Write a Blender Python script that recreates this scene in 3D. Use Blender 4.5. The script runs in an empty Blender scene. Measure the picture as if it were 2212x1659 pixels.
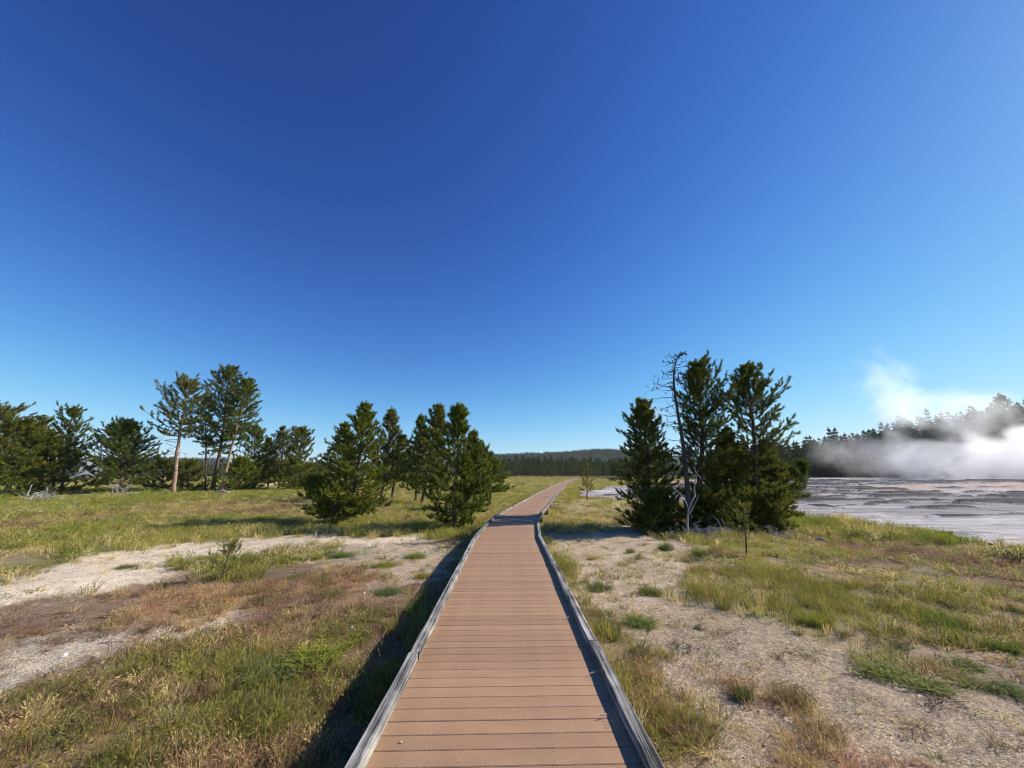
import bpy, math
import numpy as np
from mathutils import Vector

R = math.radians
SC = bpy.context.scene
COL = SC.collection
rng = np.random.default_rng(11)

# ------------------------------------------------------------------ camera
CAM_Z = 2.16            # eye height above the meadow (the deck is 0.48 m up)
DECK_Z = 0.48
PITCH = R(13.17)
FPX = 831.0             # focal length in pixels of a 2212 x 1659 view
cam = bpy.data.cameras.new('camera'); cam_o = bpy.data.objects.new('camera', cam); COL.objects.link(cam_o)
cam.sensor_fit = 'HORIZONTAL'; cam.sensor_width = 36.0; cam.lens = 36.0*FPX/2212.0
cam.clip_start = 0.05; cam.clip_end = 20000
cam_o.location = (0, 0, CAM_Z); cam_o.rotation_euler = (math.pi/2+PITCH, 0, 0)
SC.camera = cam_o

# ------------------------------------------------------------------ sky, sun, exposure
SUN_ELEV, SUN_AZ = R(34), R(77)        # azimuth from +Y (straight ahead) towards +X (right)
world = bpy.data.worlds.new('World'); SC.world = world; world.use_nodes = True
wn = world.node_tree.nodes; wl = world.node_tree.links; wn.clear()
sky = wn.new('ShaderNodeTexSky'); sky.sky_type = 'NISHITA'; sky.sun_disc = False
sky.sun_elevation = SUN_ELEV; sky.sun_rotation = SUN_AZ
sky.altitude = 2200; sky.air_density = 1.0; sky.dust_density = 0.6; sky.ozone_density = 8.0
sgam = wn.new('ShaderNodeGamma'); sgam.inputs[1].default_value = 1.9
def vmath(op, a, b):
    n = wn.new('ShaderNodeVectorMath'); n.operation = op
    for i, v in enumerate((a, b)):
        if isinstance(v, tuple): n.inputs[i].default_value = v
        else: wl.new(v, n.inputs[i])
    return n.outputs[0]
# the camera's tone curve on the whole sky: deeper blue above, highlights rolled off
sk = vmath('MULTIPLY', sgam.outputs[0], (.122, .112, .1105))
sk = vmath('DIVIDE', vmath('MULTIPLY', sk, (7.47, 7.47, 7.47)), vmath('ADD', vmath('MULTIPLY', sk, (.8, .8, .8)), (1.0, 1.0, 1.0)))
bg = wn.new('ShaderNodeBackground'); bg.inputs['Strength'].default_value = 0.10
wo = wn.new('ShaderNodeOutputWorld')
wl.new(sky.outputs[0], sgam.inputs[0]); wl.new(sk, bg.inputs[0]); wl.new(bg.outputs[0], wo.inputs[0])
sun = bpy.data.lights.new('sun', 'SUN'); sun_o = bpy.data.objects.new('sun', sun); COL.objects.link(sun_o)
sun.energy = 5.0; sun.angle = R(0.53); sun.color = (1.0, 0.93, 0.82)
sdir = Vector((math.sin(SUN_AZ)*math.cos(SUN_ELEV), math.cos(SUN_AZ)*math.cos(SUN_ELEV), math.sin(SUN_ELEV)))
sun_o.rotation_euler = (-sdir).to_track_quat('-Z', 'Y').to_euler(); sun_o.location = (40, 10, 40)
vs = SC.view_settings; vs.view_transform = 'Standard'; vs.look = 'None'; vs.exposure = 0.42; vs.gamma = 1.0
vs.use_curve_mapping = False
SC.render.engine = 'CYCLES'
cy = SC.cycles
cy.use_denoising = True; cy.pixel_filter_type = 'BLACKMAN_HARRIS'; cy.filter_width = 1.0
cy.max_bounces = 8; cy.diffuse_bounces = 2; cy.glossy_bounces = 2; cy.transmission_bounces = 3
cy.volume_bounces = 8; cy.transparent_max_bounces = 8
cy.use_adaptive_sampling = True; cy.adaptive_threshold = 0.02
cy.volume_step_rate = 1.0; cy.volume_max_steps = 128

# ------------------------------------------------------------------ helpers: placing
_c, _s = math.cos(PITCH), math.sin(PITCH)
def ray(px, py):
    u = (px-1106.0)/FPX; v = (829.5-py)/FPX
    return np.array([u, _c-_s*v, _s+_c*v])
def gp(px, py, z=0.0):
    """sight line to a point -> its place on the level z"""
    d = ray(px, py); t = (z-CAM_Z)/d[2]
    return float(d[0]*t), float(d[1]*t)
def atY(px, py, Y):
    d = ray(px, py); t = Y/d[1]
    return np.array([d[0]*t, Y, CAM_Z+d[2]*t])

# ------------------------------------------------------------------ helpers: noise
def _hash(ix, iy, seed):
    h = (ix.astype(np.int64)*374761393 + iy.astype(np.int64)*668265263 + seed*1274126177) & 0x7fffffff
    h = ((h ^ (h >> 13))*1103515245) & 0x7fffffff
    h = (h ^ (h >> 16)) & 0x7fffffff
    return (h % 100003)/100003.0
def vnoise(x, y, seed=0):
    x = np.asarray(x, float); y = np.asarray(y, float)
    ix = np.floor(x); iy = np.floor(y); fx = x-ix; fy = y-iy
    fx = fx*fx*(3-2*fx); fy = fy*fy*(3-2*fy)
    a = _hash(ix, iy, seed); b = _hash(ix+1, iy, seed); c = _hash(ix, iy+1, seed); d = _hash(ix+1, iy+1, seed)
    return (a*(1-fx)+b*fx)*(1-fy) + (c*(1-fx)+d*fx)*fy
def fbm(x, y, seed=0, o=4):
    s = 0; a = 0.5; t = 0
    for i in range(o):
        s = s + a*vnoise(np.asarray(x)*2**i, np.asarray(y)*2**i, seed+i*17); t += a; a *= 0.5
    return s/t
def sstep(a, b, x):
    t = np.clip((np.asarray(x, float)-a)/(b-a), 0, 1); return t*t*(3-2*t)
def inpoly(x, y, P):
    c = np.zeros(x.shape, bool); n = len(P)
    for i in range(n):
        x1, y1 = P[i]; x2, y2 = P[(i+1) % n]
        if y1 == y2: continue
        m = ((y1 > y) != (y2 > y)) & (x < (x2-x1)*(y-y1)/(y2-y1)+x1)
        c ^= m
    return c

# ------------------------------------------------------------------ helpers: meshes
def mesh_np(name, V, F, mat=None, cols=None, smooth=False, fattr=None):
    V = np.ascontiguousarray(V, dtype=np.float32); F = np.ascontiguousarray(F, dtype=np.int32)
    me = bpy.data.meshes.new(name)
    nf, k = F.shape
    me.vertices.add(len(V)); me.vertices.foreach_set('co', V.ravel())
    me.loops.add(nf*k); me.loops.foreach_set('vertex_index', F.ravel())
    me.polygons.add(nf); me.polygons.foreach_set('loop_start', np.arange(0, nf*k, k, dtype=np.int32))
    if smooth: me.polygons.foreach_set('use_smooth', np.ones(nf, bool))
    me.update(calc_edges=True)
    if cols is not None:
        a = me.attributes.new('tint', 'FLOAT_COLOR', 'POINT')
        c4 = np.ones((len(V), 4), np.float32); c4[:, :3] = cols; a.data.foreach_set('color', c4.ravel())
    if fattr:
        for n, v in fattr.items():
            a = me.attributes.new(n, 'FLOAT', 'POINT'); a.data.foreach_set('value', np.asarray(v, np.float32))
    if mat: me.materials.append(mat)
    return me
class MB:
    """collects tubes, boxes and lumps that belong to ONE part"""
    def __init__(s): s.v = []; s.f = []; s.n = 0
    def add(s, V, F):
        s.v.extend([tuple(map(float, p)) for p in V]); s.f.extend([tuple(int(i)+s.n for i in f) for f in F]); s.n += len(V)
    def tube(s, P, rad, n=6, cap=True):
        P = np.asarray(P, float); m = len(P)
        T = np.gradient(P, axis=0); T /= np.linalg.norm(T, axis=1)[:, None]+1e-9
        ref = np.array([0.31, 0.9, 0.11]) if abs(T[0][2]) > 0.8 else np.array([0, 0, 1.0])
        A = np.cross(T, ref); A /= np.linalg.norm(A, axis=1)[:, None]+1e-9; B = np.cross(T, A)
        th = np.arange(n)*2*np.pi/n
        rad = np.broadcast_to(np.asarray(rad, float), (m,))
        V = (P[:, None, :] + rad[:, None, None]*(np.cos(th)[None, :, None]*A[:, None, :]+np.sin(th)[None, :, None]*B[:, None, :])).reshape(-1, 3)
        F = []
        for i in range(m-1):
            for j in range(n):
                F.append((i*n+j, i*n+(j+1) % n, (i+1)*n+(j+1) % n, (i+1)*n+j))
        if cap: F.append(tuple(range(n))[::-1]); F.append(tuple((m-1)*n+j for j in range(n)))
        s.add(V, F)
    def box(s, x0, x1, y0, y1, z0, z1, bev=0.0):
        b = bev
        if b <= 0:
            V = [(x, y, z) for z in (z0, z1) for y in (y0, y1) for x in (x0, x1)]
            s.add(V, [(0, 2, 3, 1), (4, 5, 7, 6), (0, 1, 5, 4), (2, 6, 7, 3), (0, 4, 6, 2), (1, 3, 7, 5)])
        else:
            V = [(x0, y0, z0), (x1, y0, z0), (x1, y1, z0), (x0, y1, z0), (x0, y0, z1-b), (x1, y0, z1-b), (x1, y1, z1-b), (x0, y1, z1-b),
                 (x0+b, y0+b, z1), (x1-b, y0+b, z1), (x1-b, y1-b, z1), (x0+b, y1-b, z1)]
            F = [(3, 2, 1, 0), (8, 9, 10, 11)]
            for i in range(4):
                j = (i+1) % 4; F.append((i, j, 4+j, 4+i)); F.append((4+i, 4+j, 8+j, 8+i))
            s.add(V, F)
    def mesh(s, name, mat, smooth=False):
        me = bpy.data.meshes.new(name); me.from_pydata(s.v, [], s.f); me.update()
        if smooth: me.polygons.foreach_set('use_smooth', np.ones(len(me.polygons), bool))
        if mat: me.materials.append(mat)
        return me
def obj(name, me, parent=None, loc=None, rot=None, scl=None):
    o = bpy.data.objects.new(name, me); COL.objects.link(o)
    if parent: o.parent = parent
    if loc is not None: o.location = loc
    if rot is not None: o.rotation_euler = rot
    if scl is not None: o.scale = scl
    return o
def tag(o, label=None, cat=None, group=None, kind=None):
    if label: o['label'] = label
    if cat: o['category'] = cat
    if group: o['group'] = group
    if kind: o['kind'] = kind
    return o
def thing(name, loc, label, cat, group=None):
    return tag(obj(name, None, loc=loc), label, cat, group)
def smooth_path(P, n):
    P = np.asarray(P, float); m = len(P)
    Q = np.vstack([2*P[0]-P[1], P, 2*P[-1]-P[-2]]); out = []
    for u in np.linspace(0, m-1, n):
        i = min(int(u), m-2); t = u-i; a, b, c, d = Q[i], Q[i+1], Q[i+2], Q[i+3]
        out.append(0.5*((2*b)+(-a+c)*t+(2*a-5*b+4*c-d)*t*t+(-a+3*b-3*c+d)*t**3))
    return np.array(out)

# ------------------------------------------------------------------ materials
def new_mat(name):
    m = bpy.data.materials.new(name); m.use_nodes = True; nt = m.node_tree; nt.nodes.clear()
    out = nt.nodes.new('ShaderNodeOutputMaterial'); return m, nt.nodes, nt.links, out
def N(ns, typ, **kw):
    n = ns.new(typ)
    for k, v in kw.items(): setattr(n, k, v)
    return n
def noise(ns, ls, vec, scale, detail=4, rough=0.55):
    n = ns.new('ShaderNodeTexNoise'); n.inputs['Scale'].default_value = scale; n.inputs['Detail'].default_value = detail
    n.inputs['Roughness'].default_value = rough
    if vec is not None: ls.new(vec, n.inputs['Vector'])
    return n
def ramp(ns, ls, fac, stops):
    r = ns.new('ShaderNodeValToRGB'); e = r.color_ramp.elements
    while len(e) < len(stops): e.new(0.5)
    for el, (p, c) in zip(e, stops):
        el.position = p; el.color = (*c, 1) if len(c) == 3 else c
    if fac is not None: ls.new(fac, r.inputs[0])
    return r
def mixc(ns, ls, a, b, fac, mode='MIX'):
    m = ns.new('ShaderNodeMix'); m.data_type = 'RGBA'; m.blend_type = mode
    for s, v in ((m.inputs[0], fac), (m.inputs[6], a), (m.inputs[7], b)):
        if hasattr(v, 'links'): ls.new(v, s)
        elif isinstance(v, tuple): s.default_value = (*v, 1) if len(v) == 3 else v
        else: s.default_value = v
    return m.outputs[2]
def mathn(ns, ls, op, a, b=None, clamp=False):
    m = ns.new('ShaderNodeMath'); m.operation = op; m.use_clamp = clamp
    for i, v in enumerate((a, b)):
        if v is None: continue
        if hasattr(v, 'links'): ls.new(v, m.inputs[i])
        else: m.inputs[i].default_value = v
    return m.outputs[0]
def bump(ns, ls, h, strength, dist):
    b = ns.new('ShaderNodeBump'); b.inputs['Strength'].default_value = strength; b.inputs['Distance'].default_value = dist
    ls.new(h, b.inputs['Height']); return b.outputs[0]
def principled(ns, ls, out, col, rough=0.8, nrm=None, spec=0.3):
    p = ns.new('ShaderNodeBsdfPrincipled')
    if hasattr(col, 'links'): ls.new(col, p.inputs['Base Color'])
    else: p.inputs['Base Color'].default_value = (*col, 1)
    if hasattr(rough, 'links'): ls.new(rough, p.inputs['Roughness'])
    else: p.inputs['Roughness'].default_value = rough
    p.inputs['Specular IOR Level'].default_value = spec
    if nrm is not None: ls.new(nrm, p.inputs['Normal'])
    ls.new(p.outputs[0], out.inputs[0]); return p
def leaf_mat(name, attr_type, transl=0.25, base=None):
    m, ns, ls, out = new_mat(name)
    if base is None:
        a = N(ns, 'ShaderNodeAttribute', attribute_type=attr_type, attribute_name='tint'); c = a.outputs['Color']
    else:
        rgb = ns.new('ShaderNodeRGB'); rgb.outputs[0].default_value = (*base, 1); c = rgb.outputs[0]
    p = ns.new('ShaderNodeBsdfPrincipled'); p.inputs['Roughness'].default_value = 0.65
    p.inputs['Specular IOR Level'].default_value = 0.18; ls.new(c, p.inputs['Base Color'])
    t = ns.new('ShaderNodeBsdfTranslucent'); ls.new(c, t.inputs[0])
    mx = ns.new('ShaderNodeMixShader'); mx.inputs[0].default_value = transl
    ls.new(p.outputs[0], mx.inputs[1]); ls.new(t.outputs[0], mx.inputs[2]); ls.new(mx.outputs[0], out.inputs[0])
    return m
def wood_mat(name, stops, scale=(2, 45, 45), rough=0.85, bmp=0.5, knots=False, dist=0.004):
    m, ns, ls, out = new_mat(name)
    tc = ns.new('ShaderNodeTexCoord'); oi = ns.new('ShaderNodeObjectInfo')
    add = N(ns, 'ShaderNodeVectorMath', operation='ADD'); ls.new(tc.outputs['Object'], add.inputs[0])
    cmb = ns.new('ShaderNodeCombineXYZ'); mm = mathn(ns, ls, 'MULTIPLY', oi.outputs['Random'], 37.0)
    ls.new(mm, cmb.inputs[0]); ls.new(mm, cmb.inputs[1]); ls.new(cmb.outputs[0], add.inputs[1])
    mp = ns.new('ShaderNodeMapping'); mp.inputs['Scale'].default_value = scale; ls.new(add.outputs[0], mp.inputs['Vector'])
    if knots:
        wn_ = noise(ns, ls, add.outputs[0], 6.0, 3); sc = N(ns, 'ShaderNodeVectorMath', operation='MULTIPLY'); ls.new(wn_.outputs['Color'], sc.inputs[0]); sc.inputs[1].default_value = (0.2, 0.9, 0.9)
        ad2 = N(ns, 'ShaderNodeVectorMath', operation='ADD'); ls.new(mp.outputs[0], ad2.inputs[0]); ls.new(sc.outputs[0], ad2.inputs[1]); gv = ad2.outputs[0]
    else: gv = mp.outputs[0]
    n1 = noise(ns, ls, gv, 1.0, 6, 0.6); n2 = noise(ns, ls, add.outputs[0], 3.0, 3)
    w = mathn(ns, ls, 'ADD', mathn(ns, ls, 'MULTIPLY', n1.outputs[0], 0.8), mathn(ns, ls, 'MULTIPLY', n2.outputs[0], 0.2))
    r = ramp(ns, ls, w, stops); c = r.outputs[0]
    if knots:
        mk = ns.new('ShaderNodeMapping'); mk.inputs['Scale'].default_value = (2.2, 9, 3); ls.new(add.outputs[0], mk.inputs[0])
        vk = ns.new('ShaderNodeTexVoronoi'); vk.inputs['Scale'].default_value = 1.0; ls.new(mk.outputs[0], vk.inputs['Vector'])
        kf = ramp(ns, ls, vk.outputs['Distance'], [(0.06, (1, 1, 1)), (0.14, (0, 0, 0))]).outputs[0]
        c = mixc(ns, ls, c, (.10, .085, .075), mathn(ns, ls, 'MULTIPLY', kf, .8))
        c = mixc(ns, ls, c, ramp(ns, ls, n2.outputs[0], [(0.3, (.62, .62, .64)), (0.7, (1.25, 1.22, 1.18))]).outputs[0], .8, 'MULTIPLY')
    val = mathn(ns, ls, 'ADD', mathn(ns, ls, 'MULTIPLY', oi.outputs['Random'], 0.25), 0.87)
    hv = ns.new('ShaderNodeHueSaturation'); ls.new(c, hv.inputs['Color']); ls.new(val, hv.inputs['Value'])
    principled(ns, ls, out, hv.outputs[0], rough, bump(ns, ls, n1.outputs[0], bmp, dist), 0.2)
    return m

M_foliage = leaf_mat('pine_needles', 'GEOMETRY', 0.34)
M_grass = leaf_mat('grass_blades', 'INSTANCER', 0.42)
M_plant = leaf_mat('plant_leaves', 'GEOMETRY', 0.40)
M_kerb = wood_mat('weathered_grey_wood', [(0.39, (0.04, 0.037, 0.034)), (0.46, (0.16, 0.152, 0.142)), (0.53, (0.28, 0.268, 0.248)), (0.62, (0.46, 0.44, 0.40))], (.9, 48, 48), 0.85, 0.9, knots=True, dist=0.006)
M_beam = wood_mat('dark_beam_wood', [(0.3, (0.08, 0.06, 0.045)), (0.7, (0.18, 0.14, 0.11))], (2, 30, 30))
M_dead = wood_mat('bleached_dead_wood', [(0.25, (0.16, 0.13, 0.11)), (0.5, (0.36, 0.33, 0.30)), (0.8, (0.58, 0.55, 0.50))], (9, 9, 2), 0.85, 0.6)
M_log = wood_mat('bleached_log_wood', [(0.25, (0.20, 0.17, 0.14)), (0.5, (0.46, 0.42, 0.37)), (0.8, (0.66, 0.62, 0.56))], (3, 25, 25), 0.85, 0.8, dist=0.01)
M_bark = wood_mat('pine_bark', [(0.25, (0.045, 0.032, 0.025)), (0.5, (0.12, 0.085, 0.065)), (0.8, (0.24, 0.17, 0.125))], (9, 9, 3), 0.9, 1.0, dist=0.02)
M_bark_or = wood_mat('orange_pine_bark', [(0.25, (0.10, 0.06, 0.045)), (0.45, (0.30, 0.19, 0.13)), (0.75, (0.50, 0.34, 0.24))], (5, 5, 2), 0.9, 1.0, dist=0.02)
M_snag = wood_mat('grey_snag_wood', [(0.3, (0.03, 0.026, 0.025)), (0.7, (0.10, 0.088, 0.083))], (9, 9, 3))
M_rail = wood_mat('brown_rail_wood', [(0.3, (0.14, 0.10, 0.075)), (0.7, (0.30, 0.24, 0.19))], (2, 20, 20))

def deck_material():
    m, ns, ls, out = new_mat('brown_composite_decking')
    tc = ns.new('ShaderNodeTexCoord'); oi = ns.new('ShaderNodeObjectInfo')
    mp = ns.new('ShaderNodeMapping'); mp.inputs['Scale'].default_value = (0.5, 1.0, 1.0); ls.new(tc.outputs['Object'], mp.inputs[0])
    n1 = noise(ns, ls, mp.outputs[0], 160, 3, 0.6); n2 = noise(ns, ls, tc.outputs['Object'], 2.2, 4)
    n3 = noise(ns, ls, mp.outputs[0], 420, 2, 0.5)
    c = ramp(ns, ls, n1.outputs[0], [(0.28, (0.272, 0.155, 0.085)), (0.5, (0.368, 0.226, 0.132)), (0.72, (0.455, 0.300, 0.186))]).outputs[0]
    spk = ramp(ns, ls, n3.outputs[0], [(0.66, (0, 0, 0)), (0.74, (1, 1, 1))]).outputs[0]
    c = mixc(ns, ls, c, (0.62, 0.47, 0.36), mathn(ns, ls, 'MULTIPLY', spk, 0.55))
    c = mixc(ns, ls, c, ramp(ns, ls, n2.outputs[0], [(0.3, (0.84, 0.82, 0.82)), (0.7, (1.1, 1.08, 1.06))]).outputs[0], 1.0, 'MULTIPLY')
    val = mathn(ns, ls, 'ADD', mathn(ns, ls, 'MULTIPLY', oi.outputs['Random'], 0.20), 0.90)
    hv = ns.new('ShaderNodeHueSaturation'); ls.new(c, hv.inputs['Color']); ls.new(val, hv.inputs['Value'])
    principled(ns, ls, out, hv.outputs[0], 0.7, bump(ns, ls, n1.outputs[0], 0.35, 0.002), 0.25)
    return m
M_deck = deck_material()

def ground_material():
    m, ns, ls, out = new_mat('meadow_ground')
    geo = ns.new('ShaderNodeNewGeometry'); P = geo.outputs['Position']
    a = N(ns, 'ShaderNodeAttribute', attribute_name='tint'); g = N(ns, 'ShaderNodeAttribute', attribute_name='gravel')
    col = a.outputs['Color']
    v = ns.new('ShaderNodeTexVoronoi'); v.inputs['Scale'].default_value = 75; ls.new(P, v.inputs['Vector'])
    v2 = ns.new('ShaderNodeTexVoronoi'); v2.inputs['Scale'].default_value = 30; ls.new(P, v2.inputs['Vector'])
    sep = ns.new('ShaderNodeSeparateColor'); ls.new(v.outputs['Color'], sep.inputs[0])
    sep2 = ns.new('ShaderNodeSeparateColor'); ls.new(v2.outputs['Color'], sep2.inputs[0])
    cell = ramp(ns, ls, sep.outputs[0], [(0.0, (0.60, 0.56, 0.54)), (0.45, (0.95, 0.93, 0.9)), (0.85, (1.15, 1.12, 1.07)), (1.0, (1.35, 1.32, 1.26))]).outputs[0]
    cell2 = ramp(ns, ls, sep2.outputs[1], [(0.0, (0.72, 0.7, 0.7)), (0.5, (1.0, 1.0, 1.0)), (1.0, (1.3, 1.28, 1.22))]).outputs[0]
    c2 = mixc(ns, ls, col, cell, g.outputs['Fac'], 'MULTIPLY')
    c2 = mixc(ns, ls, c2, cell2, g.outputs['Fac'], 'MULTIPLY')
    n1 = noise(ns, ls, P, 3.0, 6, 0.65); n2 = noise(ns, ls, P, 55, 4, 0.7)
    c3 = mixc(ns, ls, c2, ramp(ns, ls, n1.outputs[0], [(0.3, (0.66, 0.63, 0.6)), (0.5, (1, 1, 1)), (0.72, (1.25, 1.22, 1.18))]).outputs[0], 0.8, 'MULTIPLY')
    c3 = mixc(ns, ls, c3, ramp(ns, ls, n2.outputs[0], [(0.3, (0.55, 0.5, 0.46)), (0.5, (1, 1, 1)), (0.75, (1.3, 1.28, 1.22))]).outputs[0], 0.7, 'MULTIPLY')
    dome = mathn(ns, ls, 'SUBTRACT', 1.0, v.outputs['Distance'])
    h = mathn(ns, ls, 'ADD', mathn(ns, ls, 'MULTIPLY', dome, g.outputs['Fac']), mathn(ns, ls, 'MULTIPLY', n2.outputs[0], 0.9))
    h = mathn(ns, ls, 'ADD', h, mathn(ns, ls, 'MULTIPLY', mathn(ns, ls, 'SUBTRACT', 1.0, v2.outputs['Distance']), 0.6))
    principled(ns, ls, out, c3, 0.92, bump(ns, ls, h, 1.0, 0.022), 0.12)
    return m
M_ground = ground_material()

def sinter_material():
    m, ns, ls, out = new_mat('grey_sinter_crust')
    geo = ns.new('ShaderNodeNewGeometry'); P = geo.outputs['Position']
    a = N(ns, 'ShaderNodeAttribute', attribute_name='tint')
    mp = ns.new('ShaderNodeMapping'); mp.inputs['Scale'].default_value = (0.45, 1.3, 1.0); ls.new(P, mp.inputs[0])
    n1 = noise(ns, ls, mp.outputs[0], 1.6, 8, 0.7); n2 = noise(ns, ls, P, 9, 6, 0.7)
    c = mixc(ns, ls, a.outputs['Color'], ramp(ns, ls, n1.outputs[0], [(0.30, (0.42, 0.40, 0.42)), (0.46, (0.92, 0.92, 0.93)), (0.7, (1.15, 1.13, 1.12))]).outputs[0], 1.0, 'MULTIPLY')
    c = mixc(ns, ls, c, ramp(ns, ls, n2.outputs[0], [(0.3, (0.7, 0.68, 0.68)), (0.6, (1.05, 1.05, 1.05))]).outputs[0], 0.8, 'MULTIPLY')
    mp3 = ns.new('ShaderNodeMapping'); mp3.inputs['Scale'].default_value = (0.12, 1.0, 1.0); mp3.inputs['Rotation'].default_value = (0, 0, .12); ls.new(P, mp3.inputs[0])
    n3 = noise(ns, ls, mp3.outputs[0], 1.1, 7, 0.75)
    c = mixc(ns, ls, c, ramp(ns, ls, n3.outputs[0], [(0.36, (0.28, 0.26, 0.27)), (0.47, (0.95, 0.95, 0.95)), (0.66, (1.25, 1.23, 1.2))]).outputs[0], 0.9, 'MULTIPLY')
    h = mathn(ns, ls, 'ADD', n1.outputs[0], mathn(ns, ls, 'MULTIPLY', n2.outputs[0], 0.5))
    principled(ns, ls, out, c, 0.8, bump(ns, ls, h, 1.0, 0.12), 0.12)
    return m
M_sinter = sinter_material()

def plain_mat(name, c0, c1, scale, rough=0.9, bmp=0.6, dist=0.02):
    m, ns, ls, out = new_mat(name); tc = ns.new('ShaderNodeTexCoord')
    n = noise(ns, ls, tc.outputs['Object'], scale, 5, 0.6)
    principled(ns, ls, out, ramp(ns, ls, n.outputs[0], [(0.32, c0), (0.68, c1)]).outputs[0], rough, bump(ns, ls, n.outputs[0], bmp, dist), 0.2)
    return m
M_stone = plain_mat('pale_sinter_stone', (0.46, 0.42, 0.37), (0.74, 0.71, 0.66), 20, dist=0.01)
M_dirt = plain_mat('dark_earth', (0.035, 0.025, 0.018), (0.11, 0.075, 0.05), 9, dist=0.03)
M_hill = plain_mat('forest_floor', (0.020, 0.030, 0.012), (0.045, 0.055, 0.022), 0.05, dist=0.3)
M_screw = plain_mat('screw_steel', (0.10, 0.08, 0.07), (0.2, 0.17, 0.15), 300)
M_gravel = leaf_mat('gravel_stone', 'INSTANCER', 0.0)
M_flower = leaf_mat('flower_petals', 'INSTANCER', 0.3)

# ------------------------------------------------------------------ boardwalk centre line
CL = [(-0.02, -3.0), (-0.03, 0.0), (-0.05, 4.0), (-0.08, 7.5), (-0.13, 10.9), (0.10, 15.3), (0.62, 18.9), (1.30, 23.0), (2.05, 28.0), (2.80, 33.2), (5.6, 50.0), (8.6, 68.0), (11.3, 82.0), (18.5, 120.0), (27.5, 166.0)]
_cl = np.array(CL)
def centre(y): return np.interp(y, _cl[:, 1], _cl[:, 0])
def path_pt(y):
    x = (centre(y-0.5)+centre(y+0.5)+centre(y))/3; dx = (centre(y+0.7)-centre(y-0.7))/1.4
    return x, dx

# ------------------------------------------------------------------ ground zones (outlines in sight-line units, put down on the meadow)
G1 = (.150, .160, .030); G2 = (.290, .265, .060); OL = (.200, .190, .050); ST = (.50, .39, .17); RD = (.34, .21, .125)
BR = (.22, .145, .08); BGc = (.14, .20, .10); GB = (.185, .215, .035); OR = (.49, .32, .165)
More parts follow.
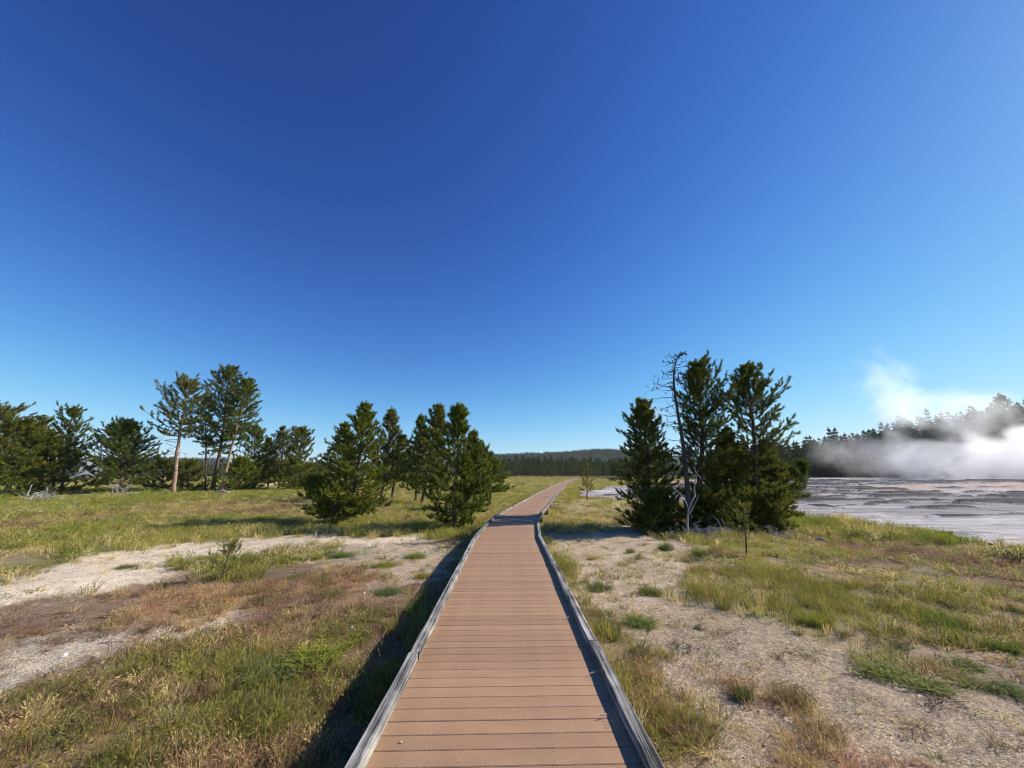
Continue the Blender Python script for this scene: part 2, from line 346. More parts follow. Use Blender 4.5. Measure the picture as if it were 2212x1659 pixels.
#  name: outline, ground colour, gravel, tufts per m2 (near), height, [(tint, weight)], kind weights (tall, short, dry, forb)
ZD = dict(g=(.215, .190, .065), gr=.1, d=110, h=.27, t=[(G2, 5), (OL, 2.5), (ST, 3), (G1, 1.2)], k=(5, 3, 3, 0))
Z = [
 dict(p=[(-200, 1056), (700, 1054), (690, 1078), (430, 1090), (330, 1092), (250, 1112), (120, 1118), (-200, 1128)], g=(.12, .13, .035), gr=0, d=130, h=.30, t=[(GB, 3), (G2, 4), (G1, 3), (ST, 1)], k=(5, 3, 1, 0)),
 dict(p=[(120, 1118), (260, 1100), (350, 1088), (520, 1080), (660, 1095), (640, 1118), (420, 1128), (200, 1140), (-100, 1160), (-100, 1135)], g=(.20, .14, .065), gr=.2, d=100, h=.22, t=[(BR, 2), (RD, 2), (OL, 3), (ST, 3), (G2, 2)], k=(3, 3, 4, 0)),
 dict(p=[(110, 1136), (300, 1118), (480, 1112), (600, 1120), (420, 1138), (240, 1160), (60, 1180), (-50, 1180)], g=(.13, .13, .035), gr=0, d=110, h=.24, t=[(GB, 2), (G2, 3), (OL, 2), (ST, 1)], k=(4, 3, 1, 0)),
 dict(p=[(-300, 1195), (60, 1185), (170, 1200), (130, 1230), (-100, 1262), (-300, 1290)], g=(.24, .20, .11), gr=.5, d=70, h=.16, t=[(OL, 3), (ST, 2), (BR, 2), (G2, 1)], k=(2, 4, 3, 0)),
 dict(p=[(-400, 1400), (0, 1300), (180, 1290), (380, 1240), (430, 1222), (550, 1195), (700, 1180), (900, 1168), (1010, 1165), (985, 1210), (930, 1290), (860, 1390), (800, 1440), (680, 1400), (560, 1380), (420, 1400), (250, 1460), (100, 1530), (-400, 1700)], g=(.27, .20, .145), gr=.9, d=55, h=.07, t=[(BR, 4), (RD, 3), (ST, 2), (OL, 2)], k=(1, 4, 3, 0)),
 dict(p=[(-300, 1340), (0, 1252), (120, 1228), (330, 1186), (450, 1172), (560, 1160), (700, 1156), (840, 1158), (920, 1164), (880, 1178), (760, 1180), (700, 1185), (600, 1187), (530, 1197), (430, 1215), (380, 1238), (300, 1262), (180, 1287), (0, 1302), (-300, 1390)], g=(.66, .56, .43), gr=.75, d=16, h=.13, t=[(ST, 3), (OL, 2), (G2, 1)], k=(1, 2, 4, 0)),
 dict(p=[(690, 1192), (800, 1178), (900, 1176), (990, 1182), (960, 1235), (900, 1262), (800, 1250), (700, 1228)], g=(.47, .38, .29), gr=.9, d=26, h=.10, t=[(OL, 3), (G2, 2), (ST, 3), (BGc, 1)], k=(2, 4, 2, 1)),
 dict(p=[(-100, 1420), (60, 1385), (140, 1392), (250, 1372), (400, 1342), (530, 1322), (480, 1348), (330, 1388), (200, 1432), (60, 1485), (-100, 1520)], g=(.62, .54, .43), gr=1.0, d=60, h=.06, t=[(BR, 3), (ST, 2), (RD, 1)], k=(0, 3, 2, 0)),
 dict(p=[(200, 1334), (300, 1292), (420, 1266), (560, 1278), (610, 1300), (480, 1330), (300, 1358)], g=(.36, .24, .14), gr=.5, d=190, h=.15, t=[(OR, 5), (RD, 3), (ST, 3), (BR, 1)], k=(1, 2, 6, 0)),
 dict(p=[(640, 1262), (720, 1235), (800, 1240), (840, 1272), (760, 1296), (660, 1290)], g=(.30, .20, .13), gr=.6, d=170, h=.13, t=[(RD, 4), (OR, 2), (BR, 2), (OL, 1)], k=(1, 2, 6, 0)),
 dict(p=[(370, 1268), (440, 1216), (520, 1200), (640, 1188), (710, 1183), (690, 1212), (560, 1238), (500, 1252), (420, 1278)], g=(.20, .17, .07), gr=.4, d=170, h=.20, t=[(G2, 4), (OL, 4), (G1, 2), (ST, 2)], k=(5, 3, 2, 0)),
 dict(p=[(600, 1300), (700, 1290), (850, 1320), (900, 1345), (830, 1440), (745, 1560), (700, 1700), (640, 1690), (690, 1520), (690, 1430), (600, 1385), (500, 1370)], g=(.22, .145, .095), gr=.6, d=190, h=.11, t=[(RD, 5), (BR, 4), (ST, 2), (OL, 2)], k=(1, 3, 5, 0)),
 dict(p=[(-300, 1700), (0, 1540), (150, 1480), (300, 1430), (340, 1500), (290, 1600), (240, 1720), (0, 1900), (-300, 1950)], g=(.24, .16, .10), gr=.4, d=210, h=.13, t=[(RD, 4), (ST, 3), (OL, 3), (BR, 3), (G2, 1)], k=(2, 3, 5, 0)),
 dict(p=[(320, 1402), (420, 1368), (540, 1375), (660, 1398), (695, 1440), (690, 1520), (690, 1600), (660, 1700), (640, 1850), (120, 1850), (230, 1640), (285, 1520), (300, 1450)], g=(.14, .12, .045), gr=.2, d=175, h=.15, t=[(OL, 6), (G2, 4), (BR, 3), (ST, 4), (RD, 2.5)], k=(8, 3, 2, 0)),
 dict(p=[(640, 1850), (700, 1659), (745, 1570), (830, 1440), (900, 1330), (970, 1230), (1010, 1180), (1040, 1180), (900, 1420), (740, 1850)], g=(.14, .11, .07), gr=.5, d=95, h=.22, t=[(G1, 4), (OL, 4), (G2, 2), (BR, 1)], k=(7, 2, 2, 0)),
 dict(p=[(180, 1037), (236, 1037), (232, 1053), (188, 1051)], g=(.72, .66, .58), gr=.3, d=2, h=.1, t=[(ST, 1)], k=(0, 1, 1, 0)),
 # right of the boardwalk
 dict(p=[(1170, 1150), (1290, 1150), (1340, 1128), (1420, 1160), (1500, 1172), (1560, 1210), (1520, 1250), (1420, 1300), (1330, 1345), (1250, 1300), (1210, 1230)], g=(.50, .41, .31), gr=.9, d=22, h=.12, t=[(ST, 4), (OL, 3), (G2, 2)], k=(2, 3, 4, 0)),
 dict(p=[(1190, 1085), (1340, 1082), (1420, 1100), (1340, 1125), (1220, 1128)], g=(.34, .28, .17), gr=.5, d=80, h=.18, t=[(ST, 4), (OL, 3), (G2, 3)], k=(3, 3, 3, 0)),
 dict(p=[(1290, 1350), (1420, 1290), (1500, 1300), (1650, 1330), (1800, 1385), (1870, 1430), (2000, 1470), (2300, 1540), (2700, 2000), (1500, 2000), (1560, 1640), (1450, 1450), (1350, 1380)], g=(.40, .325, .238), gr=1.0, d=16, h=.07, t=[(ST, 3), (BR, 2), (OL, 2), ((.07, .05, .04), 3)], k=(1, 3, 4, 0)),
 dict(p=[(1210, 1300), (1260, 1290), (1330, 1350), (1380, 1390), (1440, 1440), (1500, 1520), (1575, 1610), (1560, 1680), (1520, 1850), (1400, 1850), (1300, 1480)], g=(.22, .165, .09), gr=.5, d=150, h=.12, t=[(OL, 5), (RD, 4), (ST, 3), (G2, 4), (G1, 1), (BR, 3)], k=(4, 4, 4, .3)),
 dict(p=[(1700, 1560), (1850, 1590), (2000, 1640), (2000, 1720), (1700, 1750), (1600, 1690)], g=(.32, .23, .16), gr=.8, d=130, h=.12, t=[(RD, 4), (ST, 3), (BR, 2), (OL, 2)], k=(1, 2, 6, 0)),
 dict(p=[(1540, 1450), (1570, 1430), (1620, 1475), (1760, 1520), (1720, 1540), (1600, 1520)], g=(.28, .20, .13), gr=.8, d=120, h=.13, t=[(RD, 3), (ST, 3), (OL, 3)], k=(2, 2, 5, 0)),
 dict(p=[(1475, 1195), (1640, 1165), (1800, 1185), (2000, 1222), (2300, 1268), (2500, 1420), (2150, 1410), (1960, 1385), (1800, 1350), (1700, 1345), (1560, 1275), (1500, 1230)], g=(.27, .215, .125), gr=.5, d=125, h=.16, t=[(G2, 5), (OL, 4), (ST, 4), (G1, 1), (BR, 3), (GB, 1)], k=(6, 3, 3, 0)),
 dict(p=[(1790, 1350), (1960, 1380), (2150, 1405), (2500, 1420), (2600, 1600), (2200, 1545), (2000, 1480), (1860, 1430)], g=(.34, .265, .20), gr=.9, d=85, h=.11, t=[(OL, 4), (G2, 3), (G1, 2), (BR, 2), (ST, 2)], k=(3, 4, 2, .5)),
 dict(p=[(1640, 1148), (1800, 1146), (2000, 1180), (2212, 1222), (2500, 1270), (2500, 1330), (2212, 1290), (2000, 1228), (1800, 1190), (1640, 1178)], g=(.13, .085, .05), gr=.4, d=90, h=.17, t=[(BR, 5), (RD, 2), (OL, 3), (ST, 1.5), (G2, 1)], k=(3, 3, 4, 0)),
 dict(p=[(1640, 1118), (1720, 1108), (1900, 1126), (2230, 1172), (2500, 1215), (2500, 1245), (2212, 1205), (1900, 1160), (1680, 1150)], g=(.13, .13, .035), gr=.1, d=180, h=.36, t=[(GB, 3), (G2, 4), (G1, 3), (ST, 1)], k=(7, 2, 1, 0)),
 dict(p=[(1330, 1112), (1440, 1104), (1660, 1106), (1665, 1140), (1560, 1165), (1480, 1172), (1400, 1150)], g=(.12, .085, .05), gr=.3, d=90, h=.22, t=[(BR, 3), (ST, 2), (OL, 4), (G1, 2)], k=(4, 3, 3, 0)),
]
SINTER_PX = [(1262, 1068), (1300, 1060), (1345, 1054), (1420, 1049), (1500, 1042), (1640, 1035.5), (1760, 1033), (2212, 1032.5), (3400, 1033), (4200, 1150), (2900, 1250), (2230, 1184), (1900, 1134), (1720, 1112), (1560, 1100), (1400, 1084), (1330, 1081), (1270, 1078)]
SINTER = [gp(*p) for p in SINTER_PX]
for z in Z: z['w'] = [gp(*p) for p in z['p']]
BARK_ZONE = None
def warp(x, y, seed, amp):
    r = np.hypot(x, y)+1e-6; L = np.log(r); th = np.arctan2(x, y)
    a = (fbm(th*14+3, L*9+5, seed)-.5)*2; b = (fbm(th*14+31, L*9+17, seed+5)-.5)*2
    a2 = (fbm(th*60+3, L*40+5, seed+9, 2)-.5)*2; b2 = (fbm(th*60+9, L*40+1, seed+12, 2)-.5)*2
    return x+(a*.8+a2*.35)*amp*r, y+(b*.8+b2*.35)*amp*r
def zone_pick(x, y, r):
    """which zone each point falls in, outlines frayed by noise and chance"""
    k = np.full(x.shape, -1)
    xw, yw = warp(x, y, 3, .10)
    jx = xw+rng.normal(0, .022, x.shape)*r; jy = yw+rng.normal(0, .022, x.shape)*r
    for i, z in enumerate(Z): k[inpoly(jx, jy, z['w'])] = i
    return k
def sinter_mask(x, y):
    xw, yw = warp(x, y, 40, .05); return inpoly(xw, yw, SINTER)
def gz(x, y):
    x = np.asarray(x, float); y = np.asarray(y, float); r = np.hypot(x, y)
    z = (fbm(x*.10, y*.10, 5, 3)-.5)*.42*sstep(4, 22, r)
    z = z+(fbm(x*.7, y*.7, 8, 3)-.5)*.10*sstep(.8, 4, np.abs(x-centre(y)))
    z = z+(fbm(x*5, y*5, 21, 2)-.5)*.03*(1-sstep(12, 30, r))
    return z*(1-.6*sstep(60, 200, r))

# ------------------------------------------------------------------ ground sheet
def build_ground():
    th = np.concatenate([np.arange(-180, -66, 3.0), np.arange(-66, 66, .36), np.arange(66, 180, 3.0)])
    th = np.radians(th)
    rr = [0.0, .25]
    while rr[-1] < 3000: rr.append(rr[-1]*(1.022 if rr[-1] < 300 else 1.12))
    rr = np.array(rr[1:]); nt, nr = len(th), len(rr)
    T, Rr = np.meshgrid(th, rr); x = (Rr*np.sin(T)).ravel(); y = (Rr*np.cos(T)).ravel(); r = np.hypot(x, y)
    z = gz(x, y)
    sm = np.zeros(len(x))
    for s in range(3): sm += sinter_mask(x+rng.normal(0, .012, x.shape)*r, y+rng.normal(0, .012, x.shape)*r)
    z = z-sm/3*.45*sstep(5, 12, r)
    col = np.zeros((len(x), 3)); gr = np.zeros(len(x)); K = 6
    Gc = np.array([z_['g'] for z_ in Z]+[ZD['g']]); Gg = np.array([z_['gr'] for z_ in Z]+[ZD['gr']])
    for s in range(K):
        k = zone_pick(x, y, r); col += Gc[k]; gr += Gg[k]
    col /= K; gr /= K; col *= 1.30
    m = (.78+.44*fbm(x*.35, y*.35, 77, 4))[:, None]; col = col*m
    # bare earthy streaks in the meadow
    st = sstep(.60, .72, fbm(np.degrees(np.arctan2(x, y))*.09, np.log(r+.1)*12, 91, 3))*sstep(14, 22, r)*(1-sstep(200, 320, r))
    col = col*(1-.35*st[:, None])+np.array([.30, .22, .12])*.35*st[:, None]
    sm3 = (sm/3)[:, None]; col = col*(1-sm3)+np.array([.36, .33, .31])*sm3
    far = sstep(320, 600, r)[:, None]; col = col*(1-far)+np.array([.05, .06, .022])*far
    V = np.column_stack([x, y, z]); V = np.vstack([V, [[0, 0, 0]]]); c = len(V)-1
    col = np.vstack([col, col[:1]]); gr = np.append(gr, gr[0])
    I = np.arange(nt*nr).reshape(nr, nt); J = np.roll(I, -1, axis=1)
    Q = np.stack([I[:-1], J[:-1], J[1:], I[1:]], axis=-1).reshape(-1, 4)[:, ::-1]
    Tri = np.concatenate([Q[:, [0, 1, 2]], Q[:, [0, 2, 3]], np.column_stack([np.full(nt, c), J[0], I[0]])])
    o = obj('ground', mesh_np('ground', V, Tri, M_ground, col, True, {'gravel': gr}))
    tag(o, 'meadow ground of pale gravel, bare earth and grass litter', kind='structure')
build_ground()

def build_sinter():
    th = np.radians(np.arange(8, 68, .16)); rr = [9.0]
    while rr[-1] < 420: rr.append(rr[-1]*1.0085)
    rr = np.array(rr); nt, nr = len(th), len(rr); T, Rr = np.meshgrid(th, rr)
    x = (Rr*np.sin(T)).ravel(); y = (Rr*np.cos(T)).ravel(); r = np.hypot(x, y)
    edge = sinter_mask(x, y)
    L = np.log(r)
    # terracettes: low wavy rims running across the slope
    w = fbm(x*.030+3, y*.105-x*.030, 61, 6); w2 = fbm(x*.22, y*.75-x*.15, 64, 4); w3 = fbm(x*.9, y*2.4, 66, 3)
    ridge = sstep(.43, .52, w+.16*(w2-.5)); fine = sstep(.48, .62, w2+.25*(w3-.5))
    grow = np.clip(r/26, .5, 2.6)
    z = .02+.62*sstep(26, 150, y)+grow*(.10*ridge*(.35+.65*fine)+.035*fine)+(w3-.5)*.03*grow
    dark = np.clip(ridge*(.30+.70*fine)+.55*fine*sstep(.36, .48, w), 0, 1)
    # the level strip beside the grass stays pale
    inner = inpoly(x, y, [gp(*p) for p in [(1300, 1074), (1400, 1074), (1560, 1085), (1720, 1096), (1900, 1108), (2230, 1140), (3200, 1190), (4200, 1100), (3400, 1033), (1640, 1036), (1420, 1050)]])
    dark = dark*np.where(inner, 1, .12)
    pale = np.array([.45, .42, .405]); dk = np.array([.040, .035, .042]); org = np.array([.62, .33, .16]); wh = np.array([.58, .54, .53])
    col = pale*(1-dark[:, None])+dk*dark[:, None]
    hl = sstep(.52, .66, fbm(x*.05+9, y*.3, 83, 4))[:, None]*(1-dark[:, None]); col = col*(1-hl*.7)+wh*hl*.7
    om = (sstep(.52, .63, fbm(x*.03+2, y*.08, 85, 3))*sstep(34, 55, y))[:, None]; col = col*(1-om*.6)+org*om*.6*(1-.5*dark[:, None])
    I = np.arange(nt*nr).reshape(nr, nt)
    Q = np.stack([I[:-1, :-1], I[:-1, 1:], I[1:, 1:], I[1:, :-1]], axis=-1).reshape(-1, 4)[:, ::-1]
    keep = edge[Q].sum(1) >= 2; Q = Q[keep]
    used = np.unique(Q); mp = np.full(len(x), -1); mp[used] = np.arange(len(used))
    V = np.column_stack([x, y, z])[used]
    # feather the rim of the sheet down into the earth
    o = obj('sinter_terrace', mesh_np('sinter_terrace', V, mp[Q], M_sinter, col[used], True))
    tag(o, 'grey and white rippled sinter flat with dark crusted ridges', kind='structure')
build_sinter()

# ------------------------------------------------------------------ far hills
def hill_sheet(name, u0, u1, nu, Y, hfun, label):
    U = np.linspace(u0, u1, nu); UU, YY = np.meshgrid(U, Y); x = (UU*YY).ravel(); y = YY.ravel()
    z = hfun(UU.ravel(), y)
    I = np.arange(len(x)).reshape(UU.shape)
    Q = np.stack([I[:-1, :-1], I[:-1, 1:], I[1:, 1:], I[1:, :-1]], axis=-1).reshape(-1, 4)
    o = obj(name, mesh_np(name, np.column_stack([x, y, z]), Q, M_hill, None, True)); tag(o, label, kind='structure')
def far_h(u, y):
    top = np.interp(u, [-2.2, -1.2, -.95, -.82, -.45, -.2, 0, .07, .15, .25, .35, .6, .9, 1.6], [34, 38, 40, 42, 40, 44, 52, 56, 60, 66, 66, 52, 34, 20])
    z = top*sstep(560, 1280, y)
    return z+(fbm(u*9, y*.004, 31, 4)-.5)*12*sstep(560, 900, y)-1.0
def right_h(u, y):
    top = np.interp(u, [.30, .55, .70, .84, .96, 1.07, 1.2, 1.33, 1.6, 2.2], [0, 2, 5, 10, 15, 20, 25, 29, 36, 40])
    return top*sstep(148, 212, y)+(fbm(u*14, y*.03, 36, 3)-.5)*3*sstep(160, 190, y)-.5
hill_sheet('hill', -2.2, 1.6, 200, np.linspace(560, 1500, 50), far_h, 'low forested hill on the horizon beyond the meadow')
hill_sheet('forested_slope', .28, 2.2, 120, np.linspace(146, 330, 40), right_h, 'forested slope behind the steaming sinter flat')

# ------------------------------------------------------------------ pines
def needles(P, D, size, K, rs, tint, wid=.10, spread=(18, 58)):
    n = len(P)
    ref = np.where(np.abs(D[:, 2:3]) > .9, np.array([[1., 0, 0]]), np.array([[0, 0, 1.]]))
    A = np.cross(D, ref); A /= np.linalg.norm(A, axis=1)[:, None]; B = np.cross(D, A)
    ph = rs.uniform(0, 2*np.pi, (n, K)); ps = np.radians(rs.uniform(*spread, (n, K))); a = rs.uniform(-.1, .75, (n, K)); ln = rs.uniform(.45, .8, (n, K))
    rad = np.cos(ph)[..., None]*A[:, None]+np.sin(ph)[..., None]*B[:, None]
    nd = np.cos(ps)[..., None]*D[:, None]+np.sin(ps)[..., None]*rad
    s = size[:, None, None]
    base = P[:, None]+s*a[..., None]*D[:, None]; tip = base+s*ln[..., None]*nd
    w = np.cross(nd, rs.normal(size=(n, K, 3))); w /= np.linalg.norm(w, axis=2)[..., None]+1e-9
    V = np.stack([base+w*s*wid*.5, tip, base-w*s*wid*.5], axis=2).reshape(-1, 3)
    F = np.arange(n*K*3).reshape(-1, 3)
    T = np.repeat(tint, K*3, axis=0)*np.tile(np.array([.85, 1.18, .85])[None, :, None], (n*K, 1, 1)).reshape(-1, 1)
    return V, F, T
CONE = ([0, .10, .3, .6, .85, 1], [.6, 1, .90, .56, .25, .05])
BUSH = ([0, .12, .4, .65, .82, .93, 1], [.8, 1, .95, .70, .46, .25, .08])
TALL = ([0, .15, .4, .65, .82, .93, 1], [.40, .80, 1, .78, .50, .26, .08])
GAPPY = ([0, .08, .2, .32, .45, .6, .75, .9, 1], [.5, .9, 1, .6, .8, .45, .42, .2, .06])
LAYER = ([0, .1, .25, .4, .55, .7, .85, 1], [.6, 1, .85, .95, .6, .65, .32, .07])
def pine_meshes(rs, trunk, r0, t0, rl, rr, prof=CONE, nb=70, ns=7, nt=4, size=.17, K=12, col=(.055, .080, .020), dead=0, curl=.30, low=-12, hi=56, far_front=None, sub=.36, drop=0.0, wid=.10):
    """trunk line -> trunk, limb and needle meshes of one tree (local to its base)"""
    TP = smooth_path(trunk, 22); H = TP[-1][2]-TP[0][2]
    tt = np.linspace(0, 1, 22); rad = r0*(1-tt)**.75+.006; rad[0] *= 1.35
    mb = MB(); wob = TP.copy(); wob[1:-1, :2] += rs.normal(0, r0*.12, (20, 2)); mb.tube(wob, rad, 9)
    u = (np.arange(nb)+rs.uniform(0, 1, nb))/nb
    nw = max(5, int(H*(1-t0)/max(.30, size*1.7))); u = np.clip(u*.25+.75*(np.floor(u*nw)+.5+rs.normal(0, .16, nb))/nw, 0, 1)   # branches come in whorls
    t = t0+(1-t0)*u*.95
    B = np.column_stack([np.interp(t, tt, wob[:, i]) for i in range(3)])
    az = np.arange(nb)*2.399+rs.uniform(-.5, .5, nb)
    ca, sa = np.cos(az), np.sin(az); fr = (rl+rr)/2 if far_front is None else far_front
    reach = np.where(ca > 0, np.sqrt((rr*ca)**2+(fr*sa)**2), np.sqrt((rl*ca)**2+(fr*sa)**2))
    L = 1.08*reach*np.interp(u, *prof)*(.50+.64*rs.random(nb)**.6)*(.86+.28*vnoise(az*1.2+5*u, u*9, int(rs.integers(99))))+.04
    e = np.radians(low+(hi-low)*u+rs.normal(0, 9, nb)); ce, se = np.cos(e), np.sin(e); cu = curl*rs.uniform(.5, 1.4, nb)
    hd = np.column_stack([ca, sa, np.zeros(nb)]); up = np.array([0, 0, 1.])
    def bp(s): return B+L[:, None]*(hd*(s*ce)[:, None]+up*(s*se+cu*s*s-drop*s*(1-s))[:, None])
    lm = MB()
    lr = np.clip(L*.016, .006, r0*.5)
    for i in range(nb):
        pts = [B[i]+L[i]*(hd[i]*s*ce[i]+up*(s*se[i]+cu[i]*s*s-drop*s*(1-s))) for s in (0, .33, .66, 1)]
        lm.tube(pts, [lr[i], lr[i]*.75, lr[i]*.5, lr[i]*.2], 4, False)
    # bare dead limbs low on the stem
    for i in range(dead):
        q = rs.uniform(.12, t0+.12); b = np.array([np.interp(q, tt, wob[:, k]) for k in range(3)]); a = rs.uniform(0, 6.28); l = rs.uniform(.3, .8)*max(rl, rr)
        d = np.array([math.cos(a), math.sin(a), rs.uniform(-.3, .25)])
        lm.tube([b, b+d*l*.5+up*rs.normal(0, .04)*l, b+d*l+up*rs.normal(0, .12)*l], [r0*.13, r0*.08, .004], 4, False)
        for _ in range(3):
            s = rs.uniform(.3, .9); c = b+d*l*s; d2 = d*.6+rs.normal(0, .5, 3); lm.tube([c, c+d2*l*.3], [r0*.06, .003], 3, False)
    # side twigs and tufts
    nsl = np.clip(np.round(ns*(.45+.6*L/L.max())), 3, ns).astype(int)
    Ps, Ds, Sz = [], [], []
    for j in range(ns):
        act = j < nsl
        s = np.clip((j+.6)/nsl*.82+.20+rs.normal(0, .05, nb), .15, 1.0); p = bp(s)
        sd = np.where((j+np.arange(nb)) % 2 == 0, 1, -1); phi = az+sd*np.radians(rs.uniform(28, 70, nb))
        phi = np.where(s > .93, az, phi)
        l = L*sub*(1.15-.75*s)*rs.uniform(.6, 1.3, nb)+.05
        e2 = e*.5+np.radians(rs.normal(14, 16, nb)); h2 = np.column_stack([np.cos(phi), np.sin(phi), np.zeros(nb)])
        for q in np.linspace(.12, 1, nt):
            pos = p+l[:, None]*(h2*(q*np.cos(e2))[:, None]+up*(q*np.sin(e2)+.25*q*q)[:, None])
            d = h2*np.cos(e2)[:, None]+up*(np.sin(e2)+.5*q+.25)[:, None]+rs.normal(0, .28, (nb, 3))
            Ps.append(pos[act]+rs.normal(0, .02, (act.sum(), 3))); Ds.append(d[act]); Sz.append((size*rs.uniform(.75, 1.25, nb))[act])
        for i in np.nonzero(act & (rs.uniform(0, 1, nb) < .75))[0]:
            a0 = p[i]; a1 = p[i]+l[i]*(h2[i]*math.cos(e2[i])+up*(math.sin(e2[i])+.25)); lm.tube([a0, a1], [lr[i]*.35+.002, .002], 3, False)
    # leader
    for q in np.linspace(.93, 1.0, 6):
        Ps.append(np.array([[np.interp(q, tt, wob[:, k]) for k in range(3)]])); Ds.append(np.array([[rs.normal(0, .15), rs.normal(0, .15), 1.]])); Sz.append(np.array([size*.9]))
    P = np.vstack(Ps); D = np.vstack(Ds); D /= np.linalg.norm(D, axis=1)[:, None]; S = np.concatenate(Sz)
    ok = P[:, 2] > TP[0][2]+.05; P, D, S = P[ok], D[ok], S[ok]
    v = rs.uniform(.55, 1.55, len(P))[:, None]; hue = rs.normal(0, .10, len(P))[:, None]
    patch = (.85+.4*fbm(P[:, 0]*1.5/max(size*4, .3), P[:, 2]*1.5/max(size*4, .3), int(rs.integers(999)), 2))[:, None]
    tint = np.array(col)*np.array([2.45, 2.05, 1.20])*v*patch*np.hstack([1+hue*1.3, np.ones_like(hue), 1-hue*.8])
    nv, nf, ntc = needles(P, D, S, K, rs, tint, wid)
    return mb, lm, nv, nf, ntc
TREES = []
def pine(pxs, Y, label, group=None, seed=1, bark=None, base_py=None, depth=0.0, reach_px=(60, 60), r0=.09, name='pine_tree', thin=1.0, **kw):
    """pxs: trunk line bottom -> top as seen; Y: metres ahead; reach_px: crown half widths left and right"""
    rs = np.random.default_rng(seed*7919+5); kw['nb'] = int(kw['nb']*thin)
    W = np.array([atY(px, py, Y) for px, py in pxs]); base = W[0].copy(); base[2] = float(gz(base[0], base[1]))-.05
    W[0, 2] = base[2]
    T = W-base; T[:, 1] += np.linspace(0, 1, len(T))**1.5*depth*rs.normal(0, .3)
    m = Y/FPX
    mb, lm, nv, nf, nc = pine_meshes(rs, T, r0, rl=reach_px[0]*m, rr=reach_px[1]*m, **kw)
    o = thing(name, base, label, 'tree', group)
    obj('trunk', mb.mesh('trunk', bark or M_bark, True), o)
    obj('limbs', lm.mesh('limbs', M_bark, False), o)['kind'] = 'stuff'
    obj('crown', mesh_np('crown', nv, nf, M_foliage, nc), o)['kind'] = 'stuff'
    TREES.append(o); return o

GL = 'row of tall pines along the left of the meadow'
GC = 'pines left of the boardwalk'
GR = 'pine clump right of the boardwalk'
DKG = (.050, .072, .022); OLV = (.062, .079, .020); MID = (.060, .085, .022); GRY = (.070, .085, .045)
FAR = dict(size=.39, K=14, nt=5, wid=.13, sub=.29, thin=1.05)
# --- the row on the left (40 to 60 m away)
pine([(-30, 1075), (-22, 990), (-10, 920), (18, 899)], 46, 'grey-green pine top rising behind the bushy olive pine at far left', GL, 1, t0=.45, reach_px=(55, 48), prof=TALL, nb=60, ns=6, r0=.16, col=GRY, **FAR)
pine([(10, 1071), (24, 1036), (34, 985), (48, 916)], 41, 'broad bushy olive pine with leaning orange trunk at the left edge', GL, 2, bark=M_bark_or, t0=.30, reach_px=(70, 76), prof=BUSH, nb=125, ns=9, r0=.24, col=OLV, low=-28, **FAR)
pine([(118, 1066), (112, 1010), (104, 965), (100, 940)], 43, 'low bushy olive pine joined to the leftmost big pine', GL, 3, t0=.02, reach_px=(56, 56), prof=CONE, nb=90, ns=8, r0=.14, col=OLV, low=-20, **FAR)
pine([(84, 1062), (85, 990), (86, 935), (88, 901)], 58, 'slim grey-green pine spire behind the olive pines at left', GL, 4, t0=.4, reach_px=(28, 28), prof=CONE, nb=50, ns=5, r0=.14, col=GRY, **FAR)
pine([(132, 1064), (140, 1000), (150, 930), (160, 885)], 50, 'layered pine leaning right beside the gap with distant steam', GL, 5, t0=.18, reach_px=(46, 40), prof=LAYER, nb=70, ns=6, r0=.17, col=DKG, low=0, curl=.4, **FAR)
pine([(262, 1062), (264, 1000), (269, 950), (276, 912)], 45, 'dark conical pine standing alone between steam gap and tall pine', GL, 6, t0=.08, reach_px=(66, 54), prof=([0, .1, .28, .5, .8, 1], [.72, .95, 1, .70, .30, .06]), nb=120, ns=8, r0=.18, col=(.045, .070, .020), low=-5, **FAR)
pine([(374, 1062), (382, 985), (389, 929), (398, 880), (406, 826)], 47, 'tall sparse pine with bare orange trunk and open crown', GL, 7, bark=M_bark_or, t0=.42, reach_px=(62, 44), prof=([0, .1, .2, .3, .5, .7, .88, 1], [.75, 1, .45, .75, 1, .8, .5, .15]), nb=62, ns=7, r0=.23, col=(.072, .084, .032), dead=22, low=-8, **FAR)
pine([(458, 1057), (470, 1000), (482, 929), (490, 850), (497, 794)], 52, 'tallest dark pine of the left row, with a dense broad crown', GL, 8, t0=.32, reach_px=(56, 50), prof=TALL, nb=105, ns=8, r0=.26, col=DKG, dead=14, low=-15, **FAR)
pine([(478, 1060), (492, 1000), (510, 930), (526, 870), (538, 822)], 50, 'tall pine leaning right against the tallest pine', GL, 9, bark=M_bark_or, t0=.40, reach_px=(36, 36), prof=TALL, nb=62, ns=7, r0=.18, col=MID, dead=10, low=-5, **FAR)
pine([(444, 1057), (445, 990), (444, 920), (444, 856)], 53, 'thin pine with bare lower stem left of the tallest pine', GL, 10, t0=.45, reach_px=(24, 24), prof=TALL, nb=45, ns=5, r0=.12, col=DKG, dead=18, **FAR)
pine([(350, 1060), (352, 1030), (356, 1000)], 56, 'low olive shrub pine at the foot of the bare orange trunk', GL, 11, t0=.02, reach_px=(48, 40), prof=BUSH, nb=60, ns=6, r0=.09, col=OLV, **FAR)
pine([(408, 1060), (406, 1030), (404, 1003)], 57, 'low olive shrub pine right of the bare orange trunk', GL, 12, t0=.02, reach_px=(34, 36), prof=BUSH, nb=50, ns=6, r0=.09, col=OLV, **FAR)
pine([(519, 1057), (520, 1025), (522, 1000)], 52, 'small round bright green pine beneath the tall leaning pine', GL, 13, t0=.02, reach_px=(36, 34), prof=BUSH, nb=70, ns=6, r0=.09, col=(.075, .105, .018), **FAR)
